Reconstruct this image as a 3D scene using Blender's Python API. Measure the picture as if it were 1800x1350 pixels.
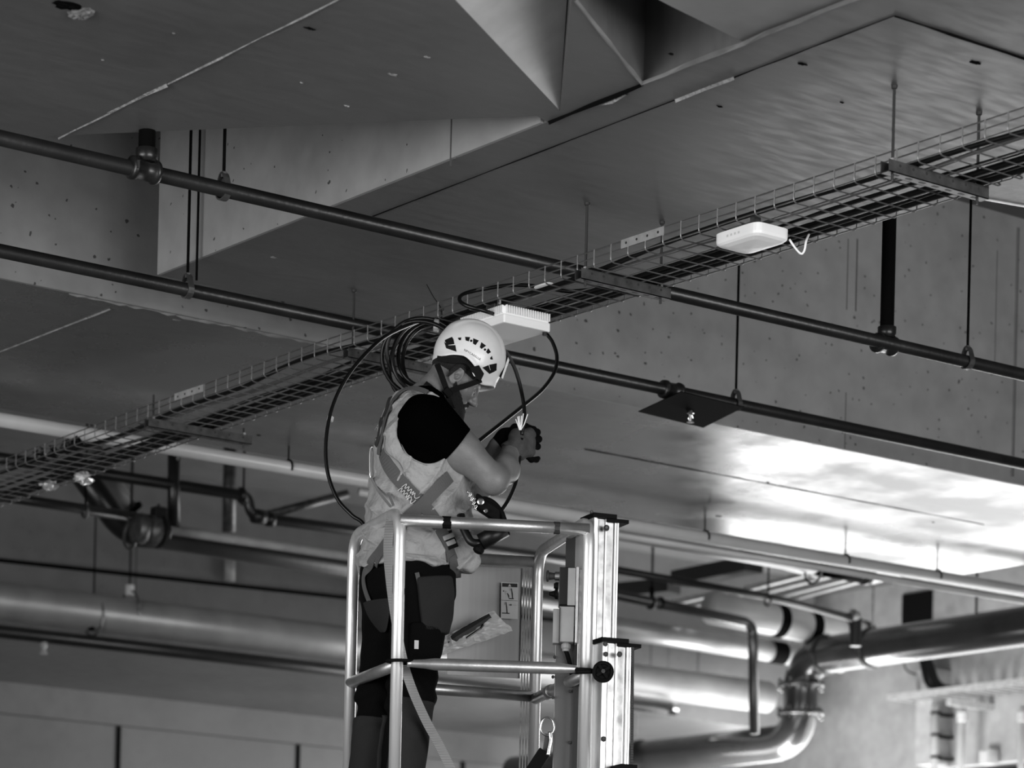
import bpy, bmesh, math, random
import numpy as np
from mathutils import Vector, Matrix
from mathutils.bvhtree import BVHTree

scene = bpy.context.scene
for o in list(bpy.data.objects):
    bpy.data.objects.remove(o, do_unlink=True)
COL = scene.collection
random.seed(7)
rng = np.random.default_rng(7)

# ------------------------------------------------------------------ camera
# world: +X and +Y follow the two directions of the concrete ribs, camera 1.5 m above the floor
FOC, PPX, PPY, RS = 5176.0, 900.0, 1892.0, 0.0233
RN = math.hypot(1, RS)
FW = np.array([.6057, .7957, 0.0]); FW = FW / np.linalg.norm(FW)
RT = np.array([FW[1], -FW[0], 0.0])
UP = np.array([0, 0, 1.0])
CAM = np.array([0, 0, 1.5])
cd = bpy.data.cameras.new('camera')
cam = bpy.data.objects.new('camera', cd)
COL.objects.link(cam)
cx = (RT + RS * UP) / RN
cy = (UP - RS * RT) / RN
m = Matrix.Identity(4)
for i in range(3):
    m[i][0], m[i][1], m[i][2], m[i][3] = cx[i], cy[i], -FW[i], CAM[i]
cam.matrix_world = m
cd.sensor_fit = 'HORIZONTAL'
cd.sensor_width = 36.0
cd.lens = FOC / 1800 * 36.0
cd.shift_x = 0.0
cd.shift_y = (PPY - 675) / 1800
cd.clip_start, cd.clip_end = 0.1, 200
cd.dof.use_dof = True
cd.dof.focus_distance = 11.05
cd.dof.aperture_fstop = 3.4
scene.camera = cam

# ------------------------------------------------------------------ world, exposure
w = bpy.data.worlds.new('world'); scene.world = w
w.use_nodes = True
bg = w.node_tree.nodes['Background']
bg.inputs[0].default_value = (1, 1, 1, 1)
bg.inputs[1].default_value = 0.03
vs = scene.view_settings
vs.view_transform = 'Standard'
vs.look = 'None'
vs.gamma = 1.0
vs.use_curve_mapping = False
vs.exposure = 0.0

def area_light(name, loc, rot, sx, sy, power):
    l = bpy.data.lights.new(name, 'AREA')
    l.shape = 'RECTANGLE'; l.size = sx; l.size_y = sy; l.energy = power
    o = bpy.data.objects.new(name, l); COL.objects.link(o)
    o.location = loc; o.rotation_euler = rot
    return o

# daylight entering through the open gate in the right wall, the open left side and the ramp behind
area_light('gate_daylight', (19.85, 17.6, 2.23), (0, math.radians(90), 0), 4.4, 10.0, 680)
area_light('added_fill_light', (16.3, 19.2, 3.3), (0, math.radians(-86), 0), 1.0, 2.6, 75)  # unseen lamps without fixtures, added to brighten the right wall
area_light('added_fill_light', (14.8, 16.0, 3.2), (0, math.radians(-86), 0), 1.0, 2.0, 30)
area_light('added_fill_light', (17.2, 18.7, 3.4), (math.radians(150), 0, 0), 1.6, 0.8, 170)  # one more added unseen lamp, brightens the distant beam face
area_light('ramp_daylight', (-7.0, 6.0, 2.3), (0, math.radians(-90), 0), 4.4, 12.0, 1300)
area_light('entrance_daylight', (6.0, -6.0, 2.3), (math.radians(90), 0, 0), 12.0, 4.4, 1500)

# ------------------------------------------------------------------ helpers
def ray(x, y):
    dx, dy = x - PPX, y - PPY
    return FW + RT * ((dx + dy * RS) / RN / FOC) + UP * ((dx * RS - dy) / RN / FOC)
def atD(x, y, D): return CAM + ray(x, y) * D
def onz(x, y, z): r = ray(x, y); return CAM + r * ((z - CAM[2]) / r[2])
def onY(x, y, Y): r = ray(x, y); return CAM + r * (Y / r[1])
def onX(x, y, X): r = ray(x, y); return CAM + r * (X / r[0])

MATS = {}
def mat(name, g, rough=.5, metal=0.0, bump=0, bscale=60, var=0, vscale=8, spec=.5, coat=0, alpha=1, trans=0, stretch=None, bdist=.01):
    if name in MATS: return MATS[name]
    mt = bpy.data.materials.new(name); mt.use_nodes = True
    nt = mt.node_tree; b = nt.nodes['Principled BSDF']
    b.inputs['Base Color'].default_value = (g, g, g, 1)
    b.inputs['Roughness'].default_value = rough
    b.inputs['Metallic'].default_value = metal
    b.inputs['Specular IOR Level'].default_value = spec
    b.inputs['Coat Weight'].default_value = coat
    b.inputs['Alpha'].default_value = alpha
    b.inputs['Transmission Weight'].default_value = trans
    if bump or var:
        tc = nt.nodes.new('ShaderNodeTexCoord')
        src = tc.outputs['Object']
        if stretch:
            mp = nt.nodes.new('ShaderNodeMapping'); mp.inputs['Scale'].default_value = stretch
            nt.links.new(src, mp.inputs['Vector']); src = mp.outputs['Vector']
        if var:
            n = nt.nodes.new('ShaderNodeTexNoise'); n.inputs['Scale'].default_value = vscale
            n.inputs['Detail'].default_value = 6
            nt.links.new(src, n.inputs['Vector'])
            r = nt.nodes.new('ShaderNodeMapRange')
            r.inputs[1].default_value = .3; r.inputs[2].default_value = .7
            r.inputs[3].default_value = g * (1 - var); r.inputs[4].default_value = g * (1 + var)
            nt.links.new(n.outputs['Fac'], r.inputs[0])
            nt.links.new(r.outputs[0], b.inputs['Base Color'])
        if bump:
            n2 = nt.nodes.new('ShaderNodeTexNoise'); n2.inputs['Scale'].default_value = bscale
            n2.inputs['Detail'].default_value = 4
            nt.links.new(src, n2.inputs['Vector'])
            bp = nt.nodes.new('ShaderNodeBump'); bp.inputs['Strength'].default_value = bump
            bp.inputs['Distance'].default_value = bdist
            nt.links.new(n2.outputs['Fac'], bp.inputs['Height'])
            nt.links.new(bp.outputs[0], b.inputs['Normal'])
    MATS[name] = mt
    return mt

def concrete(name, g, rough=.45, pits=0.0, paxis=(1, 1, 1), streak=(1, 1, 1), var=.22, bump=.25, spec=.5, rvar=.0):
    mt = bpy.data.materials.new(name); mt.use_nodes = True
    nt = mt.node_tree; L = nt.links; N = nt.nodes.new
    b = nt.nodes['Principled BSDF']
    b.inputs['Specular IOR Level'].default_value = spec
    tc = N('ShaderNodeTexCoord')
    mp = N('ShaderNodeMapping'); mp.inputs['Scale'].default_value = streak
    L.new(tc.outputs['Object'], mp.inputs['Vector'])
    n1 = N('ShaderNodeTexNoise'); n1.inputs['Scale'].default_value = .9; n1.inputs['Detail'].default_value = 8
    n1.inputs['Roughness'].default_value = .62
    L.new(tc.outputs['Object'], n1.inputs['Vector'])
    n2 = N('ShaderNodeTexNoise'); n2.inputs['Scale'].default_value = 9; n2.inputs['Detail'].default_value = 8
    L.new(mp.outputs['Vector'], n2.inputs['Vector'])
    mix = N('ShaderNodeMath'); mix.operation = 'MULTIPLY_ADD'; mix.inputs[1].default_value = .45
    L.new(n2.outputs['Fac'], mix.inputs[0]); L.new(n1.outputs['Fac'], mix.inputs[2])
    r = N('ShaderNodeMapRange'); r.inputs[1].default_value = .45; r.inputs[2].default_value = 1.0
    r.inputs[3].default_value = g * (1 - var); r.inputs[4].default_value = g * (1 + var)
    L.new(mix.outputs[0], r.inputs[0])
    col = r.outputs[0]
    if pits:
        v = N('ShaderNodeTexVoronoi'); v.inputs['Scale'].default_value = 23; v.inputs['Randomness'].default_value = 1
        wob = N('ShaderNodeTexNoise'); wob.inputs['Scale'].default_value = 30
        L.new(tc.outputs['Object'], wob.inputs['Vector'])
        wm = N('ShaderNodeVectorMath'); wm.operation = 'MULTIPLY_ADD'; wm.inputs[1].default_value = (.03, .03, .03)
        L.new(wob.outputs['Color'], wm.inputs[0]); L.new(tc.outputs['Object'], wm.inputs[2])
        pm_ = N('ShaderNodeMapping'); pm_.inputs['Scale'].default_value = paxis
        L.new(wm.outputs[0], pm_.inputs['Vector']); L.new(pm_.outputs[0], v.inputs['Vector'])
        th = N('ShaderNodeMapRange'); th.inputs[1].default_value = .25; th.inputs[2].default_value = 1
        th.inputs[3].default_value = -.05; th.inputs[4].default_value = .20
        L.new(v.outputs['Color'], th.inputs[0])
        lt = N('ShaderNodeMath'); lt.operation = 'LESS_THAN'
        L.new(v.outputs['Distance'], lt.inputs[0]); L.new(th.outputs[0], lt.inputs[1])
        mm = N('ShaderNodeMath'); mm.operation = 'MULTIPLY_ADD'; mm.inputs[1].default_value = -pits; mm.inputs[2].default_value = 1
        L.new(lt.outputs[0], mm.inputs[0])
        mul = N('ShaderNodeMath'); mul.operation = 'MULTIPLY'
        L.new(col, mul.inputs[0]); L.new(mm.outputs[0], mul.inputs[1]); col = mul.outputs[0]
    L.new(col, b.inputs['Base Color'])
    rr = N('ShaderNodeMapRange'); rr.inputs[1].default_value = .3; rr.inputs[2].default_value = .7
    rr.inputs[3].default_value = rough - .06; rr.inputs[4].default_value = rough + .1
    if rvar:
        rr.inputs[3].default_value = rough - rvar * .6; rr.inputs[4].default_value = rough + rvar; rr.inputs[1].default_value = .38; rr.inputs[2].default_value = .62
    L.new((n1 if rvar else n2).outputs['Fac'], rr.inputs[0]); L.new(rr.outputs[0], b.inputs['Roughness'])
    n3 = N('ShaderNodeTexNoise'); n3.inputs['Scale'].default_value = 22; n3.inputs['Detail'].default_value = 6
    L.new(mp.outputs['Vector'], n3.inputs['Vector'])
    bp = N('ShaderNodeBump'); bp.inputs['Strength'].default_value = bump; bp.inputs['Distance'].default_value = .004
    L.new(n3.outputs['Fac'], bp.inputs['Height']); L.new(bp.outputs[0], b.inputs['Normal'])
    MATS[name] = mt
    return mt

def mesh(name, verts, faces, mt=None, smooth=False):
    me = bpy.data.meshes.new(name)
    me.from_pydata([tuple(map(float, v)) for v in verts], [], [tuple(map(int, f)) for f in faces])
    if mt is not None:
        if isinstance(mt, str): mt = MATS[mt]
        me.materials.append(mt)
    if smooth:
        me.polygons.foreach_set('use_smooth', np.ones(len(me.polygons), bool))
    me.update()
    return me

def link(name, me, parent=None):
    o = bpy.data.objects.new(name, me)
    COL.objects.link(o)
    if parent is not None:
        o.parent = parent
        if parent.type == 'EMPTY':
            o.matrix_parent_inverse = Matrix.Translation(-Vector(parent.location))
    return o

def obj(name, vf, mt, parent=None, smooth=False):
    return link(name, mesh(name, vf[0], vf[1], mt, smooth), parent)

def tag(o, label=None, cat=None, group=None, kind=None):
    if label: o['label'] = label
    if cat: o['category'] = cat
    if group: o['group'] = group
    if kind: o['kind'] = kind
    return o

def thing(name, loc, label, cat, group=None):
    o = bpy.data.objects.new(name, None); COL.objects.link(o)
    o.location = tuple(map(float, loc)); o.empty_display_size = .1
    return tag(o, label, cat, group)

def struct(name, vf, mt, label=None, parent=None):
    o = obj(name, vf, mt, parent); o['kind'] = 'structure'
    if label: o['label'] = label
    return o

def join(*vfs):
    V, Fc = [], []
    for v, f in vfs:
        n = len(V); V += [tuple(p) for p in v]; Fc += [tuple(i + n for i in q) for q in f]
    return V, Fc

def box(x0, x1, y0, y1, z0, z1):
    v = [(x, y, z) for z in (z0, z1) for y in (y0, y1) for x in (x0, x1)]
    f = [(0, 2, 3, 1), (4, 5, 7, 6), (0, 1, 5, 4), (2, 6, 7, 3), (0, 4, 6, 2), (1, 3, 7, 5)]
    return v, f

def prism(poly, z0, z1):
    n = len(poly)
    a = sum(poly[i][0] * poly[(i + 1) % n][1] - poly[(i + 1) % n][0] * poly[i][1] for i in range(n))
    if a < 0: poly = poly[::-1]
    v = [(p[0], p[1], z0) for p in poly] + [(p[0], p[1], z1) for p in poly]
    f = [tuple(range(n - 1, -1, -1)), tuple(range(n, 2 * n))]
    f += [(i, (i + 1) % n, n + (i + 1) % n, n + i) for i in range(n)]
    return v, f

def nrm(v):
    v = np.asarray(v, float); l = np.linalg.norm(v)
    return v / l if l > 1e-12 else v

def obox(c, ax, ay, az, hx, hy, hz, bev=0.0):
    """box with its own axes; bev gives chamfered edges"""
    c = np.asarray(c, float); ax, ay, az = nrm(ax), nrm(ay), nrm(az)
    if not bev:
        v, f = box(-hx, hx, -hy, hy, -hz, hz)
    else:
        bm = bmesh.new(); bmesh.ops.create_cube(bm, size=2)
        for q in bm.verts: q.co = (q.co.x * hx, q.co.y * hy, q.co.z * hz)
        bmesh.ops.bevel(bm, geom=bm.edges[:], offset=bev, segments=2, affect='EDGES', profile=.5)
        bm.verts.index_update()
        v = [tuple(q.co) for q in bm.verts]; f = [tuple(q.index for q in p.verts) for p in bm.faces]
        bm.free()
    return [tuple(c + ax * p[0] + ay * p[1] + az * p[2]) for p in v], f

def catmull(P, n=8, closed=False):
    P = [np.asarray(p, float) for p in P]
    if len(P) < 3: return P
    out = []
    m_ = len(P)
    for i in range(m_ if closed else m_ - 1):
        if closed:
            p0, p1, p2, p3 = P[(i - 1) % m_], P[i], P[(i + 1) % m_], P[(i + 2) % m_]
        else:
            p1, p2 = P[i], P[i + 1]
            p0 = P[i - 1] if i else 2 * p1 - p2
            p3 = P[i + 2] if i + 2 < m_ else 2 * p2 - p1
        for k in range(n):
            t = k / n
            out.append(.5 * (2 * p1 + (p2 - p0) * t + (2 * p0 - 5 * p1 + 4 * p2 - p3) * t * t + (3 * p1 - p0 - 3 * p2 + p3) * t ** 3))
    if not closed: out.append(P[-1])
    return out

def frames(P, closed=False):
    P = [np.asarray(p, float) for p in P]; n = len(P); T = []
    for i in range(n):
        a = P[(i - 1) % n] if (closed or i) else P[i]
        b = P[(i + 1) % n] if (closed or i < n - 1) else P[i]
        T.append(nrm(b - a))
    u = np.cross(T[0], UP)
    if np.linalg.norm(u) < .05: u = np.cross(T[0], RT)
    u = nrm(u); U, W = [], []
    for t in T:
        u = nrm(u - t * np.dot(u, t)); U.append(u); W.append(np.cross(t, u))
    return P, T, U, W

def tube(P, r, seg=10, closed=False, caps=True):
    P, T, U, W = frames(P, closed); n = len(P)
    rr = r if hasattr(r, '__len__') else [r] * n
    V, Fc = [], []
    for i in range(n):
        for k in range(seg):
            a = 2 * math.pi * k / seg
            V.append(P[i] + (U[i] * math.cos(a) + W[i] * math.sin(a)) * rr[i])
    for i in range(n if closed else n - 1):
        j = (i + 1) % n
        for k in range(seg):
            l = (k + 1) % seg
            Fc.append((i * seg + k, i * seg + l, j * seg + l, j * seg + k))
    if caps and not closed:
        Fc.append(tuple(range(seg - 1, -1, -1))); Fc.append(tuple((n - 1) * seg + k for k in range(seg)))
    return V, Fc

def bend(P, rad, n=6):
    """round the inner corners of a polyline"""
    P = [np.asarray(p, float) for p in P]; out = [P[0]]
    for i in range(1, len(P) - 1):
        a, b, c = P[i - 1], P[i], P[i + 1]
        d1, d2 = nrm(a - b), nrm(c - b)
        r = min(rad, np.linalg.norm(a - b) * .49, np.linalg.norm(c - b) * .49)
        for k in range(n + 1):
            t = k / n
            out.append((b + d1 * r) * (1 - t) ** 2 + b * 2 * t * (1 - t) + (b + d2 * r) * t * t)
    out.append(P[-1])
    return out

def cyl(a, b, r, seg=16, r2=None):
    return tube([a, b], [r, r if r2 is None else r2], seg)

def lathe(a, axis, prof, seg=20):
    """prof: list of (distance along axis, radius)"""
    a = np.asarray(a, float); ax = nrm(axis)
    P = [a + ax * d for d, r in prof]
    u = np.cross(ax, UP)
    if np.linalg.norm(u) < .05: u = np.cross(ax, RT)
    u = nrm(u); w_ = np.cross(ax, u); V, Fc = [], []
    for p, (d, r) in zip(P, prof):
        for k in range(seg):
            t = 2 * math.pi * k / seg
            V.append(p + (u * math.cos(t) + w_ * math.sin(t)) * max(r, 1e-4))
    for i in range(len(prof) - 1):
        for k in range(seg):
            l = (k + 1) % seg
            Fc.append((i * seg + k, i * seg + l, (i + 1) * seg + l, (i + 1) * seg + k))
    Fc.append(tuple(range(seg - 1, -1, -1))); Fc.append(tuple((len(prof) - 1) * seg + k for k in range(seg)))
    return V, Fc

# ------------------------------------------------------------------ materials
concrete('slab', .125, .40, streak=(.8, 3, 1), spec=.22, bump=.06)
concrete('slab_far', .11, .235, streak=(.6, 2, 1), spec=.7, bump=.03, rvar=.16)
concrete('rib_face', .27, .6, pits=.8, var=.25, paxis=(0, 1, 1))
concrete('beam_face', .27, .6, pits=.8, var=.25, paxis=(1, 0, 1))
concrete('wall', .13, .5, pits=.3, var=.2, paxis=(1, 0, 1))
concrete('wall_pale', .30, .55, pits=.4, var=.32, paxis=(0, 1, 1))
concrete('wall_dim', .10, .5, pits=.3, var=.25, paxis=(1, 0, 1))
concrete('lit_recess_face', .5, .7, var=.3)  # pale tone stands in for light falling on the recess face
concrete('deck', .14, .6)
concrete('floor', .22, .5)
concrete('rough_lime', .22, .8, var=.5, bump=1)
mat('crack', .006, 1.0, spec=.0)
mat('seam_dark', .07, .9)
mat('seam_light', .26, .7, bump=1, bscale=80, var=.4, vscale=20)
mat('pipe_dark', .010, .32, bump=.1, bscale=40, var=.4, vscale=6)
mat('pipe_black', .003, .9, spec=.04)
mat('pipe_grey', .028, .24, var=.25, vscale=3, coat=.3)
mat('pipe_white', .45, .3, var=.1, vscale=4)
mat('pipe_silver', .30, .4, metal=.5, var=.15, vscale=4)
mat('galv', .42, .38, metal=1, var=.35, vscale=25)
mat('galv_dark', .10, .45, metal=.7, var=.35, vscale=25)
mat('galv_bright', .62, .35, metal=.6, var=.15, vscale=25)
mat('zinc_wire', .26, .42, metal=.9)
mat('alu', .86, .34, metal=.70, bump=.06, bscale=200, var=.1, vscale=30, stretch=(1, 1, .06))
mat('alu_rail', .42, .36, metal=.8, bump=.05, bscale=120, var=.15, vscale=20)
mat('alu_sheet', .16, .40, metal=.9, var=.06, vscale=10, stretch=(6, 6, .1))
mat('steel_grey', .32, .5, var=.15, vscale=10)
mat('chrome', .75, .15, metal=1)
mat('cable_black', .003, .35, spec=.35)
mat('cable_grey', .12, .45)
mat('white_plastic', .90, .4)
mat('white_plastic_shade', .62, .45)
mat('rubber', .002, .7, spec=.12)
mat('black_plastic', .004, .4, spec=.4)
mat('dark_grey', .03, .55, spec=.3)
mat('helmet', .70, .35, coat=.2, var=.06, vscale=14)
mat('helmet_dark', .003, .7, spec=.15)
mat('skin', .15, .5, var=.1, vscale=30, bump=.12, bscale=150)
mat('hair', .004, .8, bump=.8, bscale=220)
mat('beard', .005, .85, bump=1, bscale=260)
mat('shirt', .0012, 1.0, spec=.0)
mat('vest', .30, .75, bump=1.0, bscale=13, var=.05, vscale=12, spec=.3, bdist=.03)
mat('vest_piping', .22, .8)
mat('trouser', .0035, .9, spec=.05, bump=.25, bscale=300)
mat('trouser_grey', .022, .9, spec=.1, bump=.25, bscale=300)
mat('webbing', .085, .8, bump=.3, bscale=350, spec=.3)
mat('webbing_light', .22, .75, bump=.5, bscale=350, spec=.3)
mat('thread', .6, .8)
mat('glove_grey', .045, .8, bump=.3, bscale=250, var=.2, vscale=40)
mat('glove_black', .002, .9, spec=.1)
mat('paper', .55, .6)
mat('ink', .02, .6)
mat('foil', .6, .25, metal=.5)

# ------------------------------------------------------------------ structure
H = 4.8        # underside of ribs and beams
DK = 6.25      # underside of the deck
deck = struct('ceiling', box(-9, 24, -8, 27, DK, DK + .3), 'deck', 'concrete deck above the ribs')
struct('floor', box(-9, 24, -8, 27, -.2, 0), 'floor', 'concrete floor below the frame')
rib = struct('ceiling_rib', box(6.2, 7.87, 1.0, 10.69, H, DK), 'slab', 'wide concrete rib over the cable tray')
beam = struct('ceiling_beam', box(-2, 13.75, 11.2, 13.4, H, DK), 'slab_far', 'smooth concrete beam crossing behind the worker')
panel = struct('ceiling_panel', prism([(6.199, 8.07), (6.13, 8.04), (3.37, 11.17), (-6, 11.17), (-6, 2), (-2.6, 2), (4.4, 6.75), (6.16, 7.95), (6.199, 7.97)], H, DK), 'slab', 'large dark concrete ceiling panel at upper left')
struct('ceiling_panel', prism([(6.199, 7.97), (6.16, 7.95), (5.53, 7.09), (6.199, 7.55)], H, DK), 'slab', 'concrete land between two ceiling openings')
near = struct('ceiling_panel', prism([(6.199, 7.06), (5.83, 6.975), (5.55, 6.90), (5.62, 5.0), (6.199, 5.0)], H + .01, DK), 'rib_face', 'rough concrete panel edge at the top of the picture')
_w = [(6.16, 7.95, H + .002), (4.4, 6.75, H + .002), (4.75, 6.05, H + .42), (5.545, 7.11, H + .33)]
struct('ceiling_recess', (_w + [(p[0], p[1], p[2] + .3) for p in _w], [(0, 1, 2, 3), (7, 6, 5, 4), (0, 4, 5, 1), (1, 5, 6, 2), (2, 6, 7, 3), (3, 7, 4, 0)]), 'lit_recess_face', 'lit face of the wedge shaped ceiling recess, put in as a pale slope')  # sloped and paled so that the recess face looks lit
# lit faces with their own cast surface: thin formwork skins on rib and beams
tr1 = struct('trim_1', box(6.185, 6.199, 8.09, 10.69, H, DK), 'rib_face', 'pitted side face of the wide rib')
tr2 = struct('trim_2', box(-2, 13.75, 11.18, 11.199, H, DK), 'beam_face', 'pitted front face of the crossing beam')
back = struct('ceiling_beam', box(-2, 19.05, 20.5, 23.0, H, DK), 'slab', 'distant concrete beam at lower left')
tr3 = struct('trim_3', box(-2, 19.05, 20.48, 20.499, H, DK), 'wall', 'pale face of the distant beam')
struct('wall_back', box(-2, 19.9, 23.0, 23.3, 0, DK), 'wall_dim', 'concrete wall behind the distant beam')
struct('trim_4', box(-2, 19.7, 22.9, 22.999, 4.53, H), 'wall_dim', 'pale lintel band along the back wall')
for k in range(7):
    x = 9.2 + k * 1.9
    struct('wall_joint', box(x, x + .04, 22.985, 22.9995, 0, 4.53), 'crack', parent=None)
# right wall with the open gate (12.2..19.9 along Y, 4.45 high)
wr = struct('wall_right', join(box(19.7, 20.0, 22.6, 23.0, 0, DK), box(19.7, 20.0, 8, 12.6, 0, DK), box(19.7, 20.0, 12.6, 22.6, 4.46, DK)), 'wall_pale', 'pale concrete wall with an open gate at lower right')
struct('wall_right_hole', box(19.68, 19.699, 19.56, 19.95, 5.83, 6.13), 'crack', 'black square hole high in the right wall')
struct('wall_right_pilaster', box(19.45, 19.70, 19.30, 19.50, 4.47, 5.35), 'steel_grey', 'shaded pilaster on the right wall')

def vseam(x, y0, y1, par, Y=None, X=None, wd=.003):
    a, b = (onY(x, y0, Y), onY(x, y1, Y)) if Y else (onX(x, y0, X), onX(x, y1, X))
    if Y: v = box(a[0] - wd, a[0] + wd, Y - .0015, Y + .001, b[2], a[2])
    else: v = box(X - .0015, X + .001, a[1] - wd, a[1] + wd, b[2], a[2])
    obj('formwork_seam', v, 'seam_dark', par)
for (x, a, b, w_) in ((1487, 690, 790, .0022), (1507, 420, 548, .004), (1491, 420, 545, .0025), (1753, 440, 640, .002), (1791, 400, 840, .004), (1788, 400, 840, .002)):
    vseam(x, a, b, tr2, Y=11.18, wd=w_)
for (x, a, b, w_) in ((794, 205, 292, .0035),):
    vseam(x, a, b, tr1, X=6.185, wd=w_)
for (x, a, b, w_) in ((1145, 1100, 1190, .008), (1176, 1105, 1195, .004), (1228, 1120, 1190, .012), (1395, 1000, 1180, .006), (240, 960, 1040, .006)):
    vseam(x, a, b, tr3, Y=20.48, wd=w_)

def ridge(pts, wdt, h, mt, name, parent, seg=.12, jit=.5):
    """formwork seam: an uneven ridge of laitance under a slab"""
    V, Fc = [], []
    pts = [np.asarray(p, float) for p in pts]
    d = pts[1] - pts[0]; n = max(2, int(np.linalg.norm(d) / seg)); t = nrm(d); s = np.array([t[1], -t[0], 0])
    for i in range(n + 1):
        p = pts[0] + d * i / n
        ww = wdt * (1 + jit * rng.uniform(-1, 1)); hh = h * (1 + jit * rng.uniform(-1, 1))
        V += [p - s * ww, p + np.array([0, 0, -hh]), p + s * ww]
    for i in range(n):
        a = i * 3
        Fc += [(a, a + 3, a + 4, a + 1), (a + 1, a + 4, a + 5, a + 2)]
    o = obj(name, (V, Fc), mt, parent)
    return o
z0 = H - .0005
ridge([(5.0, 9.36, z0), (5.0, 7.4, z0)], .003, .004, 'seam_light', 'formwork_seam', panel)
ridge([(5.0, 9.0, z0), (5.0, 8.6, z0)], .007, .008, 'seam_light', 'formwork_seam', panel)
ridge([(6.38, 9.4, z0), (6.38, 6.56, z0)], .0018, .003, 'crack', 'formwork_seam', rib)
ridge([(6.38, 7.6, z0), (6.38, 7.3, z0)], .006, .008, 'seam_light', 'formwork_seam', rib)
ridge([(6.38, 6.56, z0), (7.86, 6.56, z0)], .005, .006, 'crack', 'formwork_seam', rib)
ridge([(6.31, 12.4, z0), (6.31, 11.3, z0)], .004, .005, 'seam_light', 'formwork_seam', beam)
ridge([(9.6, 12.11, z0), (12.6, 12.11, z0)], .0025, .003, 'crack', 'formwork_seam', beam)
ridge([(6.2, 8.06, z0), (6.2, 7.56, z0)], .009, .010, 'crack', 'formwork_seam', rib)
ridge([(6.215, 7.8, z0), (6.215, 7.66, z0)], .010, .012, 'seam_light', 'formwork_seam', rib)
ridge([(6.19, 7.55, z0), (6.19, 6.4, z0)], .014, .008, 'rough_lime', 'formwork_seam', rib)
ridge([(6.19, 7.55, z0), (5.55, 7.10, z0)], .008, .005, 'rough_lime', 'formwork_seam', rib)
ridge([(6.05, 11.2, z0), (8.2, 11.2, z0)], .007, .007, 'rough_lime', 'formwork_seam', beam, .04, .9)

def lump(c, sx, sy, sz, mt, name, parent, n=10, rough=.35):
    V, Fc = [], []
    for i in range(n + 1):
        th = math.pi * i / n
        for k in range(n * 2):
            ph = math.pi * k / n
            r = 1 + rough * rng.uniform(-1, 1)
            V.append((c[0] + sx * r * math.sin(th) * math.cos(ph), c[1] + sy * r * math.sin(th) * math.sin(ph), c[2] + sz * r * math.cos(th)))
    for i in range(n):
        for k in range(n * 2):
            l = (k + 1) % (n * 2); a = i * n * 2
            Fc.append((a + k, a + n * 2 + k, a + n * 2 + l, a + l))
    return obj(name, (V, Fc), mt, parent)
p = onz(142, 22, H); lump(p, .035, .05, .014, 'rough_lime', 'concrete_spall', panel, 8)
p = onz(118, 10, H); lump(p, .05, .03, .004, 'crack', 'concrete_spall', panel, 8)
for (x, y, s, mtn) in [(690, 131, .02, 'rough_lime'), (750, 100, .012, 'rough_lime'), (610, 186, .011, 'rough_lime'), (480, 452, .016, 'rough_lime'), (1410, 112, .02, 'crack'), (1715, 110, .024, 'crack'), (640, 380, .022, 'rough_lime'), (695, 700, .01, 'crack'), (455, 765, .014, 'crack'), (1263, 907, .024, 'crack'), (1350, 848, .012, 'crack'), (1640, 918, .012, 'crack'), (1180, 95, .012, 'crack'), (310, 562, .02, 'rough_lime'), (1265, 187, .012, 'crack'), (1480, 180, .008, 'crack'), (180, 105, .007, 'rough_lime'), (305, 58, .006, 'rough_lime'), (545, 50, .02, 'crack'), (530, 145, .006, 'seam_light')]:
    p = onz(x, y, H); lump(p, s, s * .5, .003, mtn, 'concrete_spall', panel if y < 245 and x < 950 else (rib if x > 500 and y < 600 else beam), 6)

# ------------------------------------------------------------------ pipes
def hanger(root, x, y, z, r, top=DK, side=1):
    """pear hanger and threaded rod of one pipe"""
    ring = [np.array([x, y + math.cos(a) * (r + .006), z + math.sin(a) * (r + .006)]) for a in np.linspace(-math.pi * .5, math.pi * 1.5, 20)[:-1]]
    pear = [p if p[2] < z + r * .2 else np.array([p[0], y + (p[1] - y) * .8, z + (p[2] - z) * 1.9]) for p in ring]
    V, Fc = [], []
    n = len(pear)
    for p in pear:
        for dx in (-.013, .013):
            d = nrm(np.array([0, p[1] - y, p[2] - z])) * .003
            V += [p + (dx, 0, 0) - d, p + (dx, 0, 0) + d]
    for i in range(n):
        a, b = i * 4, ((i + 1) % n) * 4
        Fc += [(a, b, b + 1, a + 1), (a + 2, a + 3, b + 3, b + 2), (a + 1, b + 1, b + 3, a + 3), (a, a + 2, b + 2, b)]
    obj('hanger_clamp', (V, Fc), 'galv_dark', root)
    obj('threaded_rod', cyl((x, y, z + r * 1.7), (x, y, top), .006, 8), 'pipe_black', root)
    obj('rod_nut', cyl((x, y, z + r * 1.75), (x, y, z + r * 1.75 + .02), .012, 6), 'galv_dark', root)

def coupling(root, x, y, z, r, name='pipe_coupling', mt='pipe_dark'):
    obj(name, lathe((x - .055, y, z), (1, 0, 0), [(0, r), (.002, r + .014), (.02, r + .016), (.022, r + .009), (.09, r + .009), (.092, r + .016), (.108, r + .014), (.11, r)], 20), mt, root, True)
    for s in (-1, 1):
        obj('coupling_bolt', cyl((x - .045, y + s * (r + .012), z - .012), (x - .045, y + s * (r + .012), z + .016), .007, 6), mt, root)

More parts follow.
